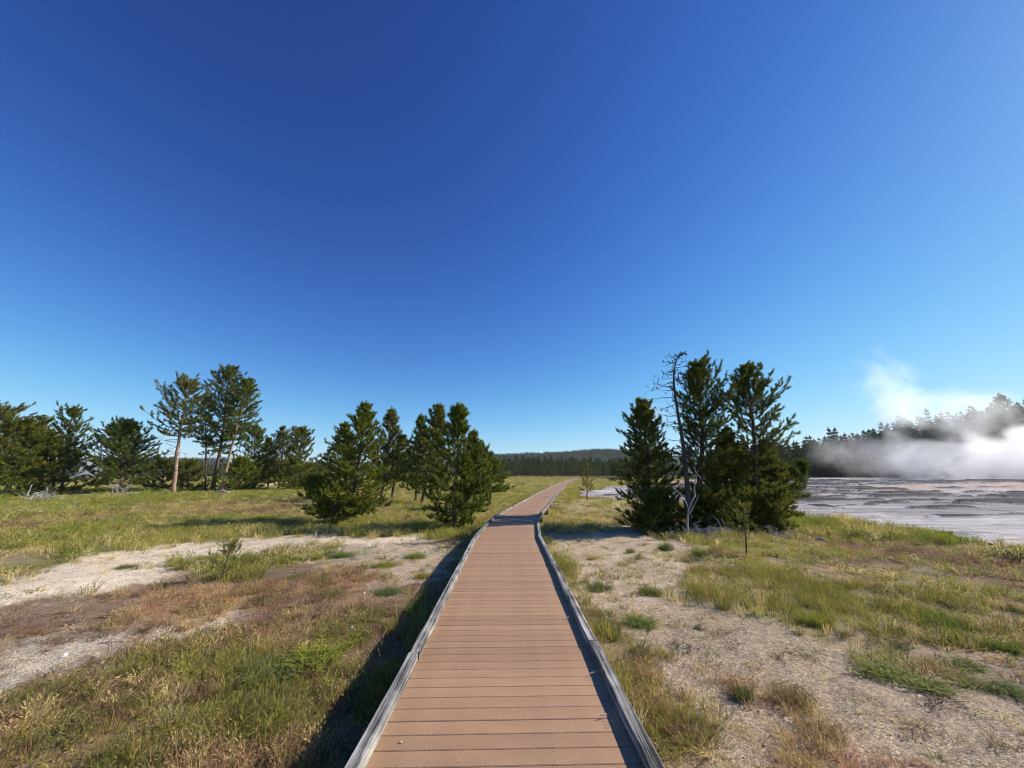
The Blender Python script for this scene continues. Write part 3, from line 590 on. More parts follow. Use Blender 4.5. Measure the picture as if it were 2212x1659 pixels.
pine([(548, 1055), (550, 1010), (550, 960), (551, 920)], 56, 'loose green pine right of the tall leaning pine', GL, 14, t0=.12, reach_px=(42, 34), prof=LAYER, nb=75, ns=6, r0=.15, col=MID, **FAR)
pine([(580, 1053), (580, 1000), (578, 945)], 60, 'narrow green pine second right of the tall leaning pine', GL, 15, t0=.08, reach_px=(30, 30), prof=CONE, nb=65, ns=6, r0=.13, col=OLV, **FAR)
pine([(603, 1053), (607, 1020), (610, 970), (610, 922)], 58, 'grey-green conical pine with pale slanting stem behind fallen log', GL, 16, t0=.22, reach_px=(36, 32), prof=CONE, nb=80, ns=6, r0=.15, col=GRY, **FAR)
pine([(650, 1054), (650, 1010), (650, 965), (651, 933)], 56, 'round-topped olive pine at the right end of the left row', GL, 17, t0=.06, reach_px=(34, 30), prof=([0, .2, .5, .8, .94, 1], [.8, 1, .85, .72, .45, .15]), nb=80, ns=6, r0=.15, col=OLV, **FAR)
pine([(690, 1052), (700, 1020), (714, 968)], 75, 'dark small pine glimpsed between left row and big near pine', GL, 18, t0=.05, reach_px=(34, 34), prof=CONE, nb=60, ns=5, r0=.15, col=DKG, **FAR)
pine([(630, 1055), (632, 1030), (634, 1000)], 53, 'low olive shrub pine under the round-topped pine', GL, 19, t0=.02, reach_px=(38, 36), prof=BUSH, nb=55, ns=6, r0=.09, col=OLV, **FAR)
# --- the near pines left of the boardwalk
NEAR = dict(size=.165, K=24, nt=5, wid=.105, sub=.26, thin=.78)
pine([(742, 1120), (748, 1100), (762, 1078), (772, 1010), (782, 940), (790, 870)], 18.6, 'big near pine with leaning trunk and low left branches by the pale track', GC, 21, t0=.29, reach_px=(76, 64), prof=([0, .06, .2, .36, .5, .7, .86, 1], [.95, 1.0, .92, .88, .72, .55, .30, .07]), nb=150, ns=9, r0=.13, col=(.068, .092, .017), dead=16, low=-22, **NEAR)
pine([(746, 1118), (718, 1092), (690, 1062), (672, 1034)], 18.3, 'low spreading pine sprawling left beneath the big near pine', GC, 22, t0=.10, reach_px=(42, 48), prof=BUSH, nb=85, ns=7, r0=.06, col=(.060, .088, .018), low=-30, hi=30, **NEAR)
pine([(752, 1112), (746, 1050), (744, 980), (744, 915)], 19.6, 'slender secondary pine top on the left flank of the big near pine', GC, 23, t0=.3, reach_px=(42, 34), prof=CONE, nb=70, ns=7, r0=.07, col=MID, **NEAR)
pine([(822, 1072), (834, 1010), (842, 940), (847, 884)], 33, 'grey-green pine spire directly behind the big near pine', GC, 24, t0=.15, reach_px=(36, 34), prof=CONE, nb=90, ns=7, r0=.12, col=GRY, size=.33, K=18, nt=4, wid=.11, sub=.27, thin=.82)
pine([(847, 1069), (852, 1040), (860, 1000), (868, 943)], 36, 'dark round pine with bare stem between the two near pines', GC, 25, t0=.32, reach_px=(36, 34), prof=BUSH, nb=100, ns=7, r0=.12, col=(.034, .050, .014), dead=8, size=.33, K=18, nt=4, wid=.11, sub=.27, thin=.82)
pine([(912, 1069), (925, 1010), (940, 940), (951, 875)], 30, 'olive pine rising just behind the near pine by the boardwalk', GC, 26, t0=.12, reach_px=(58, 40), prof=CONE, nb=130, ns=8, r0=.13, col=(.066, .086, .026), size=.31, K=18, nt=4, wid=.11, sub=.27, thin=.82)
pine([(898, 1069), (905, 1010), (908, 950), (910, 898)], 33, 'narrow pine at the left side of the olive pine behind boardwalk pine', GC, 27, t0=.15, reach_px=(28, 28), prof=CONE, nb=70, ns=6, r0=.10, col=DKG, size=.31, K=18, nt=4, wid=.11, sub=.27, thin=.82)
pine([(980, 1136), (984, 1080), (988, 1000), (991, 930), (993, 875)], 16.4, 'near pine with tufted spire standing closest to the boardwalk', GC, 28, t0=.05, reach_px=(66, 58), prof=([0, .08, .25, .45, .62, .75, .88, 1], [.62, .85, 1, .85, .50, .36, .24, .06]), nb=135, ns=8, r0=.10, col=(.060, .086, .019), low=-18, **NEAR)
pine([(1000, 1130), (1012, 1070), (1020, 1000), (1023, 932)], 16.8, 'small pointed pine stem on the right of the boardwalk pine', GC, 29, t0=.15, reach_px=(34, 40), prof=CONE, nb=70, ns=6, r0=.05, col=MID, **NEAR)
pine([(1012, 1120), (1028, 1070), (1036, 1010), (1038, 955)], 18, 'lower green pine leaning right of the boardwalk pine', GC, 30, t0=.15, reach_px=(36, 38), prof=CONE, nb=70, ns=6, r0=.05, col=MID, **NEAR)
pine([(1056, 1079), (1060, 1055), (1058, 1020), (1050, 985)], 26, 'short bushy pine with bare foot beside the flower meadow', GC, 31, t0=.22, reach_px=(34, 34), prof=BUSH, nb=70, ns=6, r0=.08, col=(.052, .074, .020), size=.27, K=18, nt=4, wid=.11, sub=.27, thin=.82)
# --- the clump right of the boardwalk
NEAR = dict(NEAR, thin=1.0)
pine([(1398, 1128), (1402, 1060), (1399, 990), (1392, 930), (1387, 870)], 17.4, 'left pine of the right clump, with low branch reaching left', GR, 41, t0=.22, reach_px=(76, 54), prof=([0, .1, .22, .34, .48, .7, .86, 1], [.85, 1, .95, .62, .60, .52, .34, .10]), nb=125, ns=8, r0=.11, col=(.048, .070, .020), low=-14, dead=10, **NEAR)
pine([(1410, 1136), (1416, 1110), (1424, 1078)], 16.2, 'low bushy pine at the foot of the left pine in right clump', GR, 42, t0=.02, reach_px=(52, 56), prof=BUSH, nb=80, ns=7, r0=.05, col=(.056, .074, .020), **NEAR)
pine([(1500, 1136), (1510, 1060), (1517, 948), (1512, 870), (1505, 785)], 16.4, 'tallest living pine in the middle of the right clump', GR, 43, t0=.30, reach_px=(44, 82), prof=([0, .12, .3, .45, .6, .72, .86, 1], [.6, .85, .9, .7, .98, .82, .52, .14]), nb=120, ns=8, r0=.13, col=(.044, .063, .018), low=-8, dead=12, **NEAR)
pine([(1560, 1136), (1566, 1070), (1572, 1000), (1570, 925)], 17.2, 'dense olive pine filling the middle of the right clump', GR, 44, t0=.06, reach_px=(58, 52), prof=CONE, nb=150, ns=8, r0=.09, col=(.072, .085, .018), low=-15, **NEAR)
pine([(1622, 1130), (1632, 1030), (1627, 919), (1619, 850), (1614, 792)], 17.0, 'right pine of the clump with tufted open spire', GR, 45, t0=.26, reach_px=(48, 76), prof=([0, .1, .25, .4, .52, .62, .74, .88, 1], [.7, .9, 1, .86, .9, .52, .62, .26, .08]), nb=130, ns=6, r0=.10, col=(.050, .070, .020), low=0, curl=.4, dead=6, **NEAR)
pine([(1650, 1136), (1658, 1080), (1660, 1020), (1650, 950)], 17.6, 'dense olive pine at the right side of the right clump', GR, 46, t0=.05, reach_px=(50, 44), prof=CONE, nb=130, ns=8, r0=.08, col=(.068, .082, .018), low=-15, **NEAR)
pine([(1640, 1142), (1654, 1110), (1664, 1078), (1670, 1052)], 16.2, 'low spreading pine bough at the right foot of the clump', GR, 47, t0=.08, reach_px=(46, 44), prof=BUSH, nb=75, ns=7, r0=.05, col=(.056, .074, .020), low=-25, hi=25, **NEAR)
pine([(1690, 1112), (1706, 1080), (1722, 1042), (1738, 1000)], 19.5, 'small pine leaning out over the sinter edge right of clump', GR, 48, t0=.35, reach_px=(28, 22), prof=BUSH, nb=50, ns=5, r0=.05, col=(.052, .078, .020), dead=6, **NEAR)
pine([(1540, 1140), (1538, 1110), (1536, 1078)], 15.9, 'low dark pine bush at the front centre of the right clump', GR, 49, t0=.02, reach_px=(58, 58), prof=BUSH, nb=80, ns=7, r0=.05, col=(.050, .066, .018), **NEAR)
pine([(1620, 1142), (1618, 1112), (1616, 1082)], 16.0, 'low dark pine bush under the open spire of the right clump', GR, 50, t0=.02, reach_px=(52, 50), prof=BUSH, nb=75, ns=7, r0=.05, col=(.054, .070, .018), **NEAR)
pine([(1268, 1082), (1268, 1050), (1268, 1004)], 30.5, 'thin lone sapling pine in the meadow right of the boardwalk', None, 51, t0=.25, reach_px=(17, 18), prof=([0, .1, .3, .5, .6, .8, 1], [.9, .8, .7, .6, .9, .7, .2]), nb=32, ns=3, nt=3, r0=.05, size=.17, K=11, col=(.060, .068, .018), low=10)
pine([(480, 1243), (486, 1226), (492, 1205), (498, 1180)], 8.6, 'small pine seedling growing beside the pale track', None, 52, t0=.16, reach_px=(28, 26), prof=([0, .2, .5, .8, 1], [.9, 1, .75, .5, .15]), nb=20, ns=3, nt=3, r0=.016, size=.085, K=22, col=(.075, .098, .026), low=10, hi=55, wid=.06, name='pine_seedling')
pine([(1611, 1192), (1611, 1160), (1607, 1130), (1605, 1095)], 11.1, 'skinny bare-stemmed young pine in front of the right clump', None, 53, t0=.38, reach_px=(26, 28), prof=([0, .2, .5, .8, 1], [1, .9, .6, .3, .1]), nb=16, ns=3, nt=3, r0=.017, size=.10, K=14, col=(.085, .105, .030), low=-10, wid=.06, name='young_pine')

# ------------------------------------------------------------------ dead wood
def limb_line(rs, p, d, l, n=5, wob=.12, up=.0):
    pts = [np.array(p, float)]; d = np.array(d, float)
    for i in range(n):
        d = d+rs.normal(0, wob, 3)+np.array([0, 0, up]); d /= np.linalg.norm(d); pts.append(pts[-1]+d*l/n)
    return np.array(pts)
def dead_snag():
    Y = 15.3; rs = np.random.default_rng(5)
    px = [(1489, 1146), (1486, 1066), (1480, 1000), (1474, 948), (1464, 890), (1456, 831), (1457, 795), (1464, 773), (1472, 762)]
    W = np.array([atY(a, b, Y) for a, b in px]); base = W[0].copy(); T = smooth_path(W-base, 28)
    o = thing('dead_pine', base, 'tall bare dead pine with hooked tip in the right clump', 'tree')
    mb = MB(); mb.tube(T, np.interp(np.linspace(0, 1, 28), [0, .3, .7, 1], [.105, .075, .035, .006]), 9); obj('trunk', mb.mesh('trunk', M_snag, True), o)
    lm = MB(); cones = MB()
    for i in range(62):
        q = .24+.74*(i+rs.random())/62; b = np.array([np.interp(q, np.linspace(0, 1, 28), T[:, k]) for k in range(3)])
        a = rs.uniform(0, 6.28); l = np.interp(q, [.24, .5, .7, 1], [.85, 1.15, .8, .22])*rs.uniform(.5, 1.1)
        if 0.5 < q < .72 and i % 3 == 0: a = math.pi+rs.normal(0, .4); l *= 1.25
        c = limb_line(rs, b, (math.cos(a), math.sin(a), rs.uniform(-.3, .2)), l, 5, .14, .06)
        lm.tube(c, np.linspace(.014, .003, 6), 4, False)
        for _ in range(5):
            s = rs.integers(1, 6); d = (c[s]-c[s-1])/np.linalg.norm(c[s]-c[s-1])+rs.normal(0, .55, 3)
            tw = limb_line(rs, c[s], d, l*.28, 2, .2); lm.tube(tw, [.005, .004, .002], 3, False)
            if rs.random() < .5:
                e = tw[-1]; cones.tube([e-[0, 0, .02], e, e+[0, 0, .025], e+[0, 0, .05]], [.006, .022, .02, .004], 5)
    obj('limbs', lm.mesh('limbs', M_snag), o)['kind'] = 'stuff'; obj('cones', cones.mesh('cones', M_snag), o)['kind'] = 'stuff'
dead_snag()
def gnarled_snag():
    Y = 13.9; rs = np.random.default_rng(8)
    base = atY(1487, 1158, Y); base[2] = float(gz(base[0], base[1]))-.03
    o = thing('dead_snag', base, 'pale gnarled forked dead snag in front of the right clump', 'dead tree')
    f = lambda l: smooth_path(np.array([atY(a, b, Y) for a, b in l])-base, 12)
    mb = MB(); st = f([(1486, 1160), (1485, 1140), (1486, 1110), (1494, 1085), (1502, 1070)]); st[0, 2] = 0
    mb.tube(st, np.linspace(.042, .026, 12), 9); obj('trunk', mb.mesh('trunk', M_dead, True), o)
    for l, r in (([(1501, 1073), (1500, 1050), (1505, 1030), (1507, 1016)], .026), ([(1487, 1098), (1478, 1078), (1462, 1060), (1450, 1050)], .022),
                 ([(1489, 1112), (1499, 1092), (1507, 1075), (1508, 1068)], .018), ([(1507, 1025), (1502, 1018), (1500, 1008)], .016), ([(1507, 1026), (1512, 1030), (1515, 1036)], .014)):
        b = MB(); b.tube(f(l), np.linspace(r, r*.3, 12), 6); obj('branch', b.mesh('branch', M_dead, True), o)
gnarled_snag()
def brush(name, px, py, w, h, n, label, cat, seed, mat=None, r=.012, low=.25):
    """a tangle of bare dead sticks rooted about one spot"""
    rs = np.random.default_rng(seed); x, y = gp(px, py); z = float(gz(x, y))
    o = tag(obj(name, None, loc=(x, y, z)), label, cat); mb = MB()
    for i in range(n):
        a = rs.uniform(0, 6.28); st = np.array([rs.normal(0, w*.18), rs.normal(0, w*.12), 0]); e = rs.uniform(low-.2, low+.9)
        c = limb_line(rs, st, (math.cos(a), math.sin(a), e), rs.uniform(.5, 1.0)*math.hypot(w*.5, h*.7), 5, .2, -.03)
        c[:, 2] = np.clip(c[:, 2], .0, h); mb.tube(c, np.linspace(r, r*.25, 6), 5, False)
        for _ in range(3):
            s = rs.integers(2, 6); tw = limb_line(rs, c[s], rs.normal(0, 1, 3)+(c[s]-c[s-1])/(w+.01)*2, w*.22, 3, .25); tw[:, 2] = np.clip(tw[:, 2], .0, h*1.15)
            mb.tube(tw, np.linspace(r*.45, r*.15, 4), 4, False)
    obj('sticks', mb.mesh('sticks', mat or M_dead), o)['kind'] = 'stuff'; return o
brush('dead_branches', 1508, 1166, 1.7, .62, 13, 'tangle of bare grey branches at the foot of the gnarled snag', 'branches', 1, r=.02)
brush('dead_branches', 1560, 1172, 1.3, .4, 10, 'low dry twigs scattered right of the gnarled snag', 'branches', 2, r=.01)
brush('dead_branches', 84, 1080, 2.6, 1.2, 13, 'bleached driftwood tangle lying in grass before the leftmost pines', 'branches', 3, r=.075, low=.5)
brush('dead_branches', 250, 1068, 3.0, 2.0, 8, 'bare forked dead branches leaning before the lone conical pine', 'branches', 4, r=.05, low=.9)
brush('dead_branches', 160, 1088, 1.0, .55, 7, 'small dark broken stump end in the grass at left', 'branches', 5, r=.07, low=.8)
brush('brushwood', 985, 1181, .95, .22, 30, 'low heap of dark brown twigs beside the boardwalk pine', 'brush', 6, M_bark, .008, .1)
brush('brushwood', 1845, 1168, 1.5, .24, 26, 'brown mat of dead twigs beyond the green band at right', 'brush', 7, M_bark, .009, .05)
brush('brushwood', 1700, 1160, 1.7, .30, 26, 'mat of straw-brown twigs right of the bleached log', 'brush', 8, M_log, .009, .05)
brush('brushwood', 2195, 1222, .8, .36, 26, 'dark twiggy bush by the sinter at the right edge', 'brush', 9, M_bark, .010, .6)
brush('brushwood', 830, 1098, 1.5, .25, 20, 'heap of reddish fallen needles and twigs behind the big near pine', 'brush', 10, M_bark_or, .01, .05)
brush('dead_branches', 700, 1058, 5.5, 5.0, 9, 'pale bare dead boughs between the round-topped pine and big pine', 'branches', 11, r=.07, low=.9)
def log(px0, py0, px1, py1, r, label, seed, mat=None, lift=0.0, stubs=3):
    rs = np.random.default_rng(seed); a = np.array([*gp(px0, py0), 0]); b = np.array([*gp(px1, py1), 0])
    for p in (a, b): p[2] = float(gz(p[0], p[1]))+r*.75
    b[2] += lift; L = np.linalg.norm(b-a); P = a+(b-a)*np.linspace(0, 1, 9)[:, None]; P[1:-1] += rs.normal(0, r*.22, (7, 3))
    c = (a+b)/2; d = (b-a)/L
    # local frame with the grain along X
    yaw = math.atan2(d[1], d[0]); Rz = np.array([[math.cos(yaw), math.sin(yaw), 0], [-math.sin(yaw), math.cos(yaw), 0], [0, 0, 1]])
    Q = (P-c) @ Rz.T
    o = thing('fallen_log', c, label, 'log'); o.rotation_euler = (0, 0, yaw)
    mb = MB(); mb.tube(Q, np.linspace(r, r*.6, 9)*(1+rs.normal(0, .06, 9)), 10); obj('trunk', mb.mesh('trunk', mat or M_log, True), o)
    for i in range(stubs):
        t = rs.uniform(.2, .9); p = Q[0]+(Q[-1]-Q[0])*t; s = MB(); s.tube(limb_line(rs, p, (rs.normal(0, .4), rs.normal(0, .5), 1), r*rs.uniform(2.5, 5), 3, .2), np.linspace(r*.28, r*.08, 4), 5); obj('branch_stub', s.mesh('branch_stub', mat or M_log), o)
log(1500, 1154, 1592, 1156, .15, 'bleached white fallen log behind the gnarled snag', 21)
log(482, 1060, 662, 1050, .17, 'long grey fallen trunk lying across the foot of the left row', 22, lift=.9, stubs=5)
log(160, 1070, 300, 1066, .10, 'thin bleached fallen trunk before the lone conical pine', 23, stubs=6)
log(466, 1067, 494, 1069, .20, 'short white log lying in green grass before the tall pines', 24, stubs=0)
log(610, 1068, 634, 1076, .12, 'pale log end sticking up beside the dark pit', 25, stubs=1)
log(1768, 1164, 1790, 1171, .05, 'small pale stick on the brown twig mat at right', 26, stubs=0)
log(1905, 1228, 2060, 1246, .018, 'long thin pale stick lying in grass near the right edge', 27, stubs=1)

# ------------------------------------------------------------------ boardwalk
HALF = .905
bw = tag(obj('boardwalk', None, loc=(0, 0, DECK_Z)), 'raised boardwalk of brown composite planks with grey wooden kerbs', kind='structure')
def build_boardwalk():
    rs = np.random.default_rng(3)
    # stations by arc length
    y = 0.55; st = [y]; STEP = .1455
    while y < 160:
        _, dx = path_pt(y); y += STEP/math.sqrt(1+dx*dx); st.append(y)
    GAP = .0055; SK = .022
    def edge(yv, s):
        x, dx = path_pt(yv); n = math.sqrt(1+dx*dx); return x+s/n, yv-s*dx/n+s*SK
    rest = MB()
    def plank_verts(i, dz):
        h = HALF-.012+rs.uniform(-.004, .004); y0, y1 = st[i], st[i+1]
        g = (y1-y0)*GAP/STEP
        C = [edge(y0, -h), edge(y0, h), edge(y1-g, h), edge(y1-g, -h)]
        cx = sum(c[0] for c in C)/4; cyy = sum(c[1] for c in C)/4
        return C, cx, cyy
    for i in range(len(st)-1):
        dz = rs.uniform(-.0012, .0012); C, cx, cyy = plank_verts(i, dz); b = .004
        loc = [(c[0]-cx, c[1]-cyy) for c in C]
        ins = [(c[0]*(1-b/abs(c[0])) if abs(c[0]) > b else c[0], c[1]-math.copysign(b, c[1]-(loc[0][1]+loc[2][1])/2 if False else (1 if k > 1 else -1))) for k, c in enumerate(loc)]
        V = [(*c, -.028) for c in loc]+[(*c, -b) for c in loc]+[(*c, 0) for c in ins]
        F = [(3, 2, 1, 0), (8, 9, 10, 11)]
        for k in range(4):
            j = (k+1) % 4; F += [(k, j, 4+j, 4+k), (4+k, 4+j, 8+j, 8+k)]
        if i < 300:
            m = MB(); m.add(V, F); p = obj('plank', m.mesh('plank', M_deck), bw, (cx, cyy, dz))
            if i < 26:
                for sx in (-.28, .30):
                    for sy in (-.04, .04):
                        sc = MB(); th = np.arange(7)*2*np.pi/7; sc.add([(sx+.0042*math.cos(t)+rs.normal(0, .0006), sy+sx*SK+.0042*math.sin(t), .0012) for t in th], [tuple(range(7))]); 
                        obj('screw', sc.mesh('screw', M_screw), p)
        else:
            rest.add([(v[0]+cx, v[1]+cyy, v[2]+dz) for v in V], F)
    o = obj('plank_rows', rest.mesh('plank_rows', M_deck), bw); o['kind'] = 'stuff'
    # kerb rails: 2x4s laid flat, straight lengths butted end to end
    ks = [-1.2, 1.0, 4.05, 7.4, 10.85, 13.3, 15.6, 18.8, 22.4, 26, 29.6, 33.2]
    while ks[-1] < 158: ks.append(ks[-1]+3.6)
    for s in (-1, 1):
        for a, b in zip(ks[:-1], ks[1:]):
            a += (.25 if s > 0 else 0); b += (.25 if s > 0 else 0)
            def e(yv):
                x, dx = path_pt(yv); n = math.sqrt(1+dx*dx); return np.array([x+s*(HALF-.044)/n, yv-s*(HALF-.044)*dx/n])
            p, q = e(a), e(b); d = q-p; L = np.linalg.norm(d); yaw = math.atan2(d[1], d[0]); nseg = 8
            m = MB(); x0, x1 = -L/2+.004, L/2-.004; w, h = .0445, .066
            prof = [(-w, 0), (w, 0), (w, h-.006), (w-.006, h), (-w+.006, h), (-w, h-.006)]
            V = []
            for k in range(nseg+1):
                xx = x0+(x1-x0)*k/nseg; jy = rs.normal(0, .0022); jz = rs.normal(0, .0012)
                V += [(xx, yy+jy, zz+(jz if zz > .01 else 0)) for yy, zz in prof]
            F = []
            for k in range(nseg):
                for j in range(6):
                    F.append((k*6+j, (k+1)*6+j, (k+1)*6+(j+1) % 6, k*6+(j+1) % 6))
            F += [tuple(range(6)), tuple(nseg*6+j for j in range(6))[::-1]]
            m.add(V, F); c = (p+q)/2
            obj('kerb_rail', m.mesh('kerb_rail', M_kerb), bw, (c[0], c[1], .003+rs.uniform(0, .002)), (0, 0, yaw+rs.normal(0, .0012)))
    # beams and footings under the deck
    for s in (-.80, 0, .80):
        for a, b in zip(ks[:14:1], ks[1:15]):
            x0, _ = path_pt(a); x1, _ = path_pt(b); d = np.array([x1-x0, b-a]); L = np.linalg.norm(d); yaw = math.atan2(d[1], d[0])
            m = MB(); m.box(-L/2, L/2, -.03, .03, -.16, 0); n = np.array([d[1], -d[0]])/L
            obj('joist', m.mesh('joist', M_beam), bw, ((x0+x1)/2+n[0]*s, (a+b)/2+n[1]*s, -.031), (0, 0, yaw))
    for a in ks[:14]:
        x0, _ = path_pt(a)
        m = MB(); m.box(-.84, .84, -.07, .07, -.36, 0); obj('footing_beam', m.mesh('footing_beam', M_beam), bw, (x0, a+.4, -.193))
build_boardwalk()

# ------------------------------------------------------------------ rail fence far off
def far_fence():
    Y = 185.0; x0 = atY(1278, 1030, Y)[0]; x1 = atY(1338, 1030, Y)[0]
    o = thing('rail_fence', ((x0+x1)/2, Y, 0.0), 'distant brown wooden rail fence at the far edge of the meadow', 'fence')
    n = 8; L = x1-x0; m = MB(); m.box(-.09, .09, -.09, .09, -.1, 1.45); me = m.mesh('post', M_rail)
    for i in range(n): obj('post', me, o, (-L/2+L*i/(n-1), 0, 0))
    for z in (.55, .95, 1.35):
        m = MB(); m.box(-L/2, L/2, -.16, -.10, z-.08, z+.08); obj('rail', m.mesh('rail', M_rail), o)
    m = MB(); m.box(-L/2, L/2, -.12, 1.6, .1, .3); obj('deck_edge', m.mesh('deck_edge', M_rail), o)
far_fence()

# ------------------------------------------------------------------ scatter with geometry nodes (only for what nobody could count)
def scatter(name, P, rot, scl, idx, tint, protos, label):
    me = bpy.data.meshes.new(name); me.vertices.add(len(P)); me.vertices.foreach_set('co', np.ascontiguousarray(P, np.float32).ravel())
    for nm, typ, key, arr in (('rot', 'FLOAT_VECTOR', 'vector', rot), ('scl', 'FLOAT_VECTOR', 'vector', scl)):
        a = me.attributes.new(nm, typ, 'POINT'); a.data.foreach_set(key, np.ascontiguousarray(arr, np.float32).ravel())
    a = me.attributes.new('idx', 'INT', 'POINT'); a.data.foreach_set('value', np.ascontiguousarray(idx, np.int32))
    a = me.attributes.new('tint', 'FLOAT_COLOR', 'POINT'); c4 = np.ones((len(P), 4), np.float32); c4[:, :3] = tint; a.data.foreach_set('color', c4.ravel())
    o = obj(name, me); tag(o, label, kind='stuff')
    col = bpy.data.collections.new(name+'_shapes')
    for i, pm in enumerate(protos):
        q = bpy.data.objects.new('%s_shape_%02d' % (name, i), pm); col.objects.link(q)
    ng = bpy.data.node_groups.new(name, 'GeometryNodeTree')
    ng.interface.new_socket('Geometry', in_out='INPUT', socket_type='NodeSocketGeometry'); ng.interface.new_socket('Geometry', in_out='OUTPUT', socket_type='NodeSocketGeometry')
    ns, ls = ng.nodes, ng.links
    gi = ns.new('NodeGroupInput'); go = ns.new('NodeGroupOutput'); iop = ns.new('GeometryNodeInstanceOnPoints'); ci = ns.new('GeometryNodeCollectionInfo')
    ci.inputs['Collection'].default_value = col; ci.inputs['Separate Children'].default_value = True; ci.inputs['Reset Children'].default_value = True
    def attr(nm, dt):
        n = ns.new('GeometryNodeInputNamedAttribute'); n.data_type = dt; n.inputs['Name'].default_value = nm; return n.outputs['Attribute']
    e2r = ns.new('FunctionNodeEulerToRotation'); ls.new(attr('rot', 'FLOAT_VECTOR'), e2r.inputs[0])
    ls.new(gi.outputs[0], iop.inputs['Points']); ls.new(ci.outputs[0], iop.inputs['Instance']); iop.inputs['Pick Instance'].default_value = True
    ls.new(attr('idx', 'INT'), iop.inputs['Instance Index']); ls.new(e2r.outputs[0], iop.inputs['Rotation']); ls.new(attr('scl', 'FLOAT_VECTOR'), iop.inputs['Scale'])
    ls.new(iop.outputs[0], go.inputs[0])
    md = o.modifiers.new('scatter', 'NODES'); md.node_group = ng
    return o

# ---- grass tufts (unit height, about 0.1 m across)
def tuft_arrays(rs, kind, nbl):
    V = []; F = []; n = 0; tone = []
    for b in range(nbl):
        a = rs.uniform(0, 6.28); rb = .05*math.sqrt(rs.random()); p = np.array([rb*math.cos(a), rb*math.sin(a), 0])
        lean = {0: .22, 1: .5, 2: .26, 3: .6}[kind]*rs.uniform(.2, 1.4); la = a+rs.normal(0, .9); h = rs.uniform(.45, 1.0) if kind != 1 else rs.uniform(.4, 1.0)
        w = {0: .0026, 1: .0036, 2: .0018, 3: .0030}[kind]*rs.uniform(.7, 1.4)
        dirv = np.array([math.cos(la), math.sin(la), 0])*.30*lean; wd = rs.uniform(0, 3.14); wv = np.array([math.cos(wd), math.sin(wd), 0])*w
        m1 = p+dirv*.25*h+[0, 0, .5*h]; m2 = p+dirv*.6*h+[0, 0, .82*h]; tip = p+dirv*1.15*h+[0, 0, h*(1-.18*lean)]
        V += [p-wv, p+wv, m1-wv*.9, m1+wv*.9, m2-wv*.6, m2+wv*.6, tip, tip]
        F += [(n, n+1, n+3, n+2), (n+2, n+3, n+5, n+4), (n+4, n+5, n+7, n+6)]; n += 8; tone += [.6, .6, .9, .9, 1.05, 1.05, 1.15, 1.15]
        if (kind == 2 and rs.random() < .75) or (kind == 0 and rs.random() < .16):      # seed head
            c = tip; hw = .0055 if kind == 2 else .0042; hh = .10
            for q in (0, 1.57):
                s = np.array([math.cos(wd+q), math.sin(wd+q), 0])*hw; up = np.array([dirv[0]*.3, dirv[1]*.3, hh])
                V += [c-up*.3, c+s, c+up, c-s]; F.append((n, n+1, n+2, n+3)); n += 4; tone += [1.1, 1.3, 1.4, 1.3]
        if kind == 3:
            for q in np.linspace(.2, 1, 7):
                c = p+dirv*1.1*q*h+[0, 0, q*h*.9]; la2 = rs.uniform(0, 6.28); l = .022; dd = np.array([math.cos(la2), math.sin(la2), rs.uniform(.2, .9)])*l
                s = np.cross(dd, [0, 0, 1]); s = s/(np.linalg.norm(s)+1e-9)*l*.28
                V += [c, c+dd*.5+s, c+dd, c+dd*.5-s]; F.append((n, n+1, n+2, n+3)); n += 4; tone += [.8, 1, 1.15, 1]
    return np.array(V), np.array(F), np.array(tone)
_rs = np.random.default_rng(99)
TUFTS = []; TUFT_IDX = {k: [] for k in range(4)}
for k in range(4):
    for v in range(4):
        V, F, t = tuft_arrays(_rs, k, {0: 17, 1: 20, 2: 13, 3: 9}[k]); TUFT_IDX[k].append(len(TUFTS)); TUFTS.append(mesh_np('grass_tuft', V, F, M_grass))
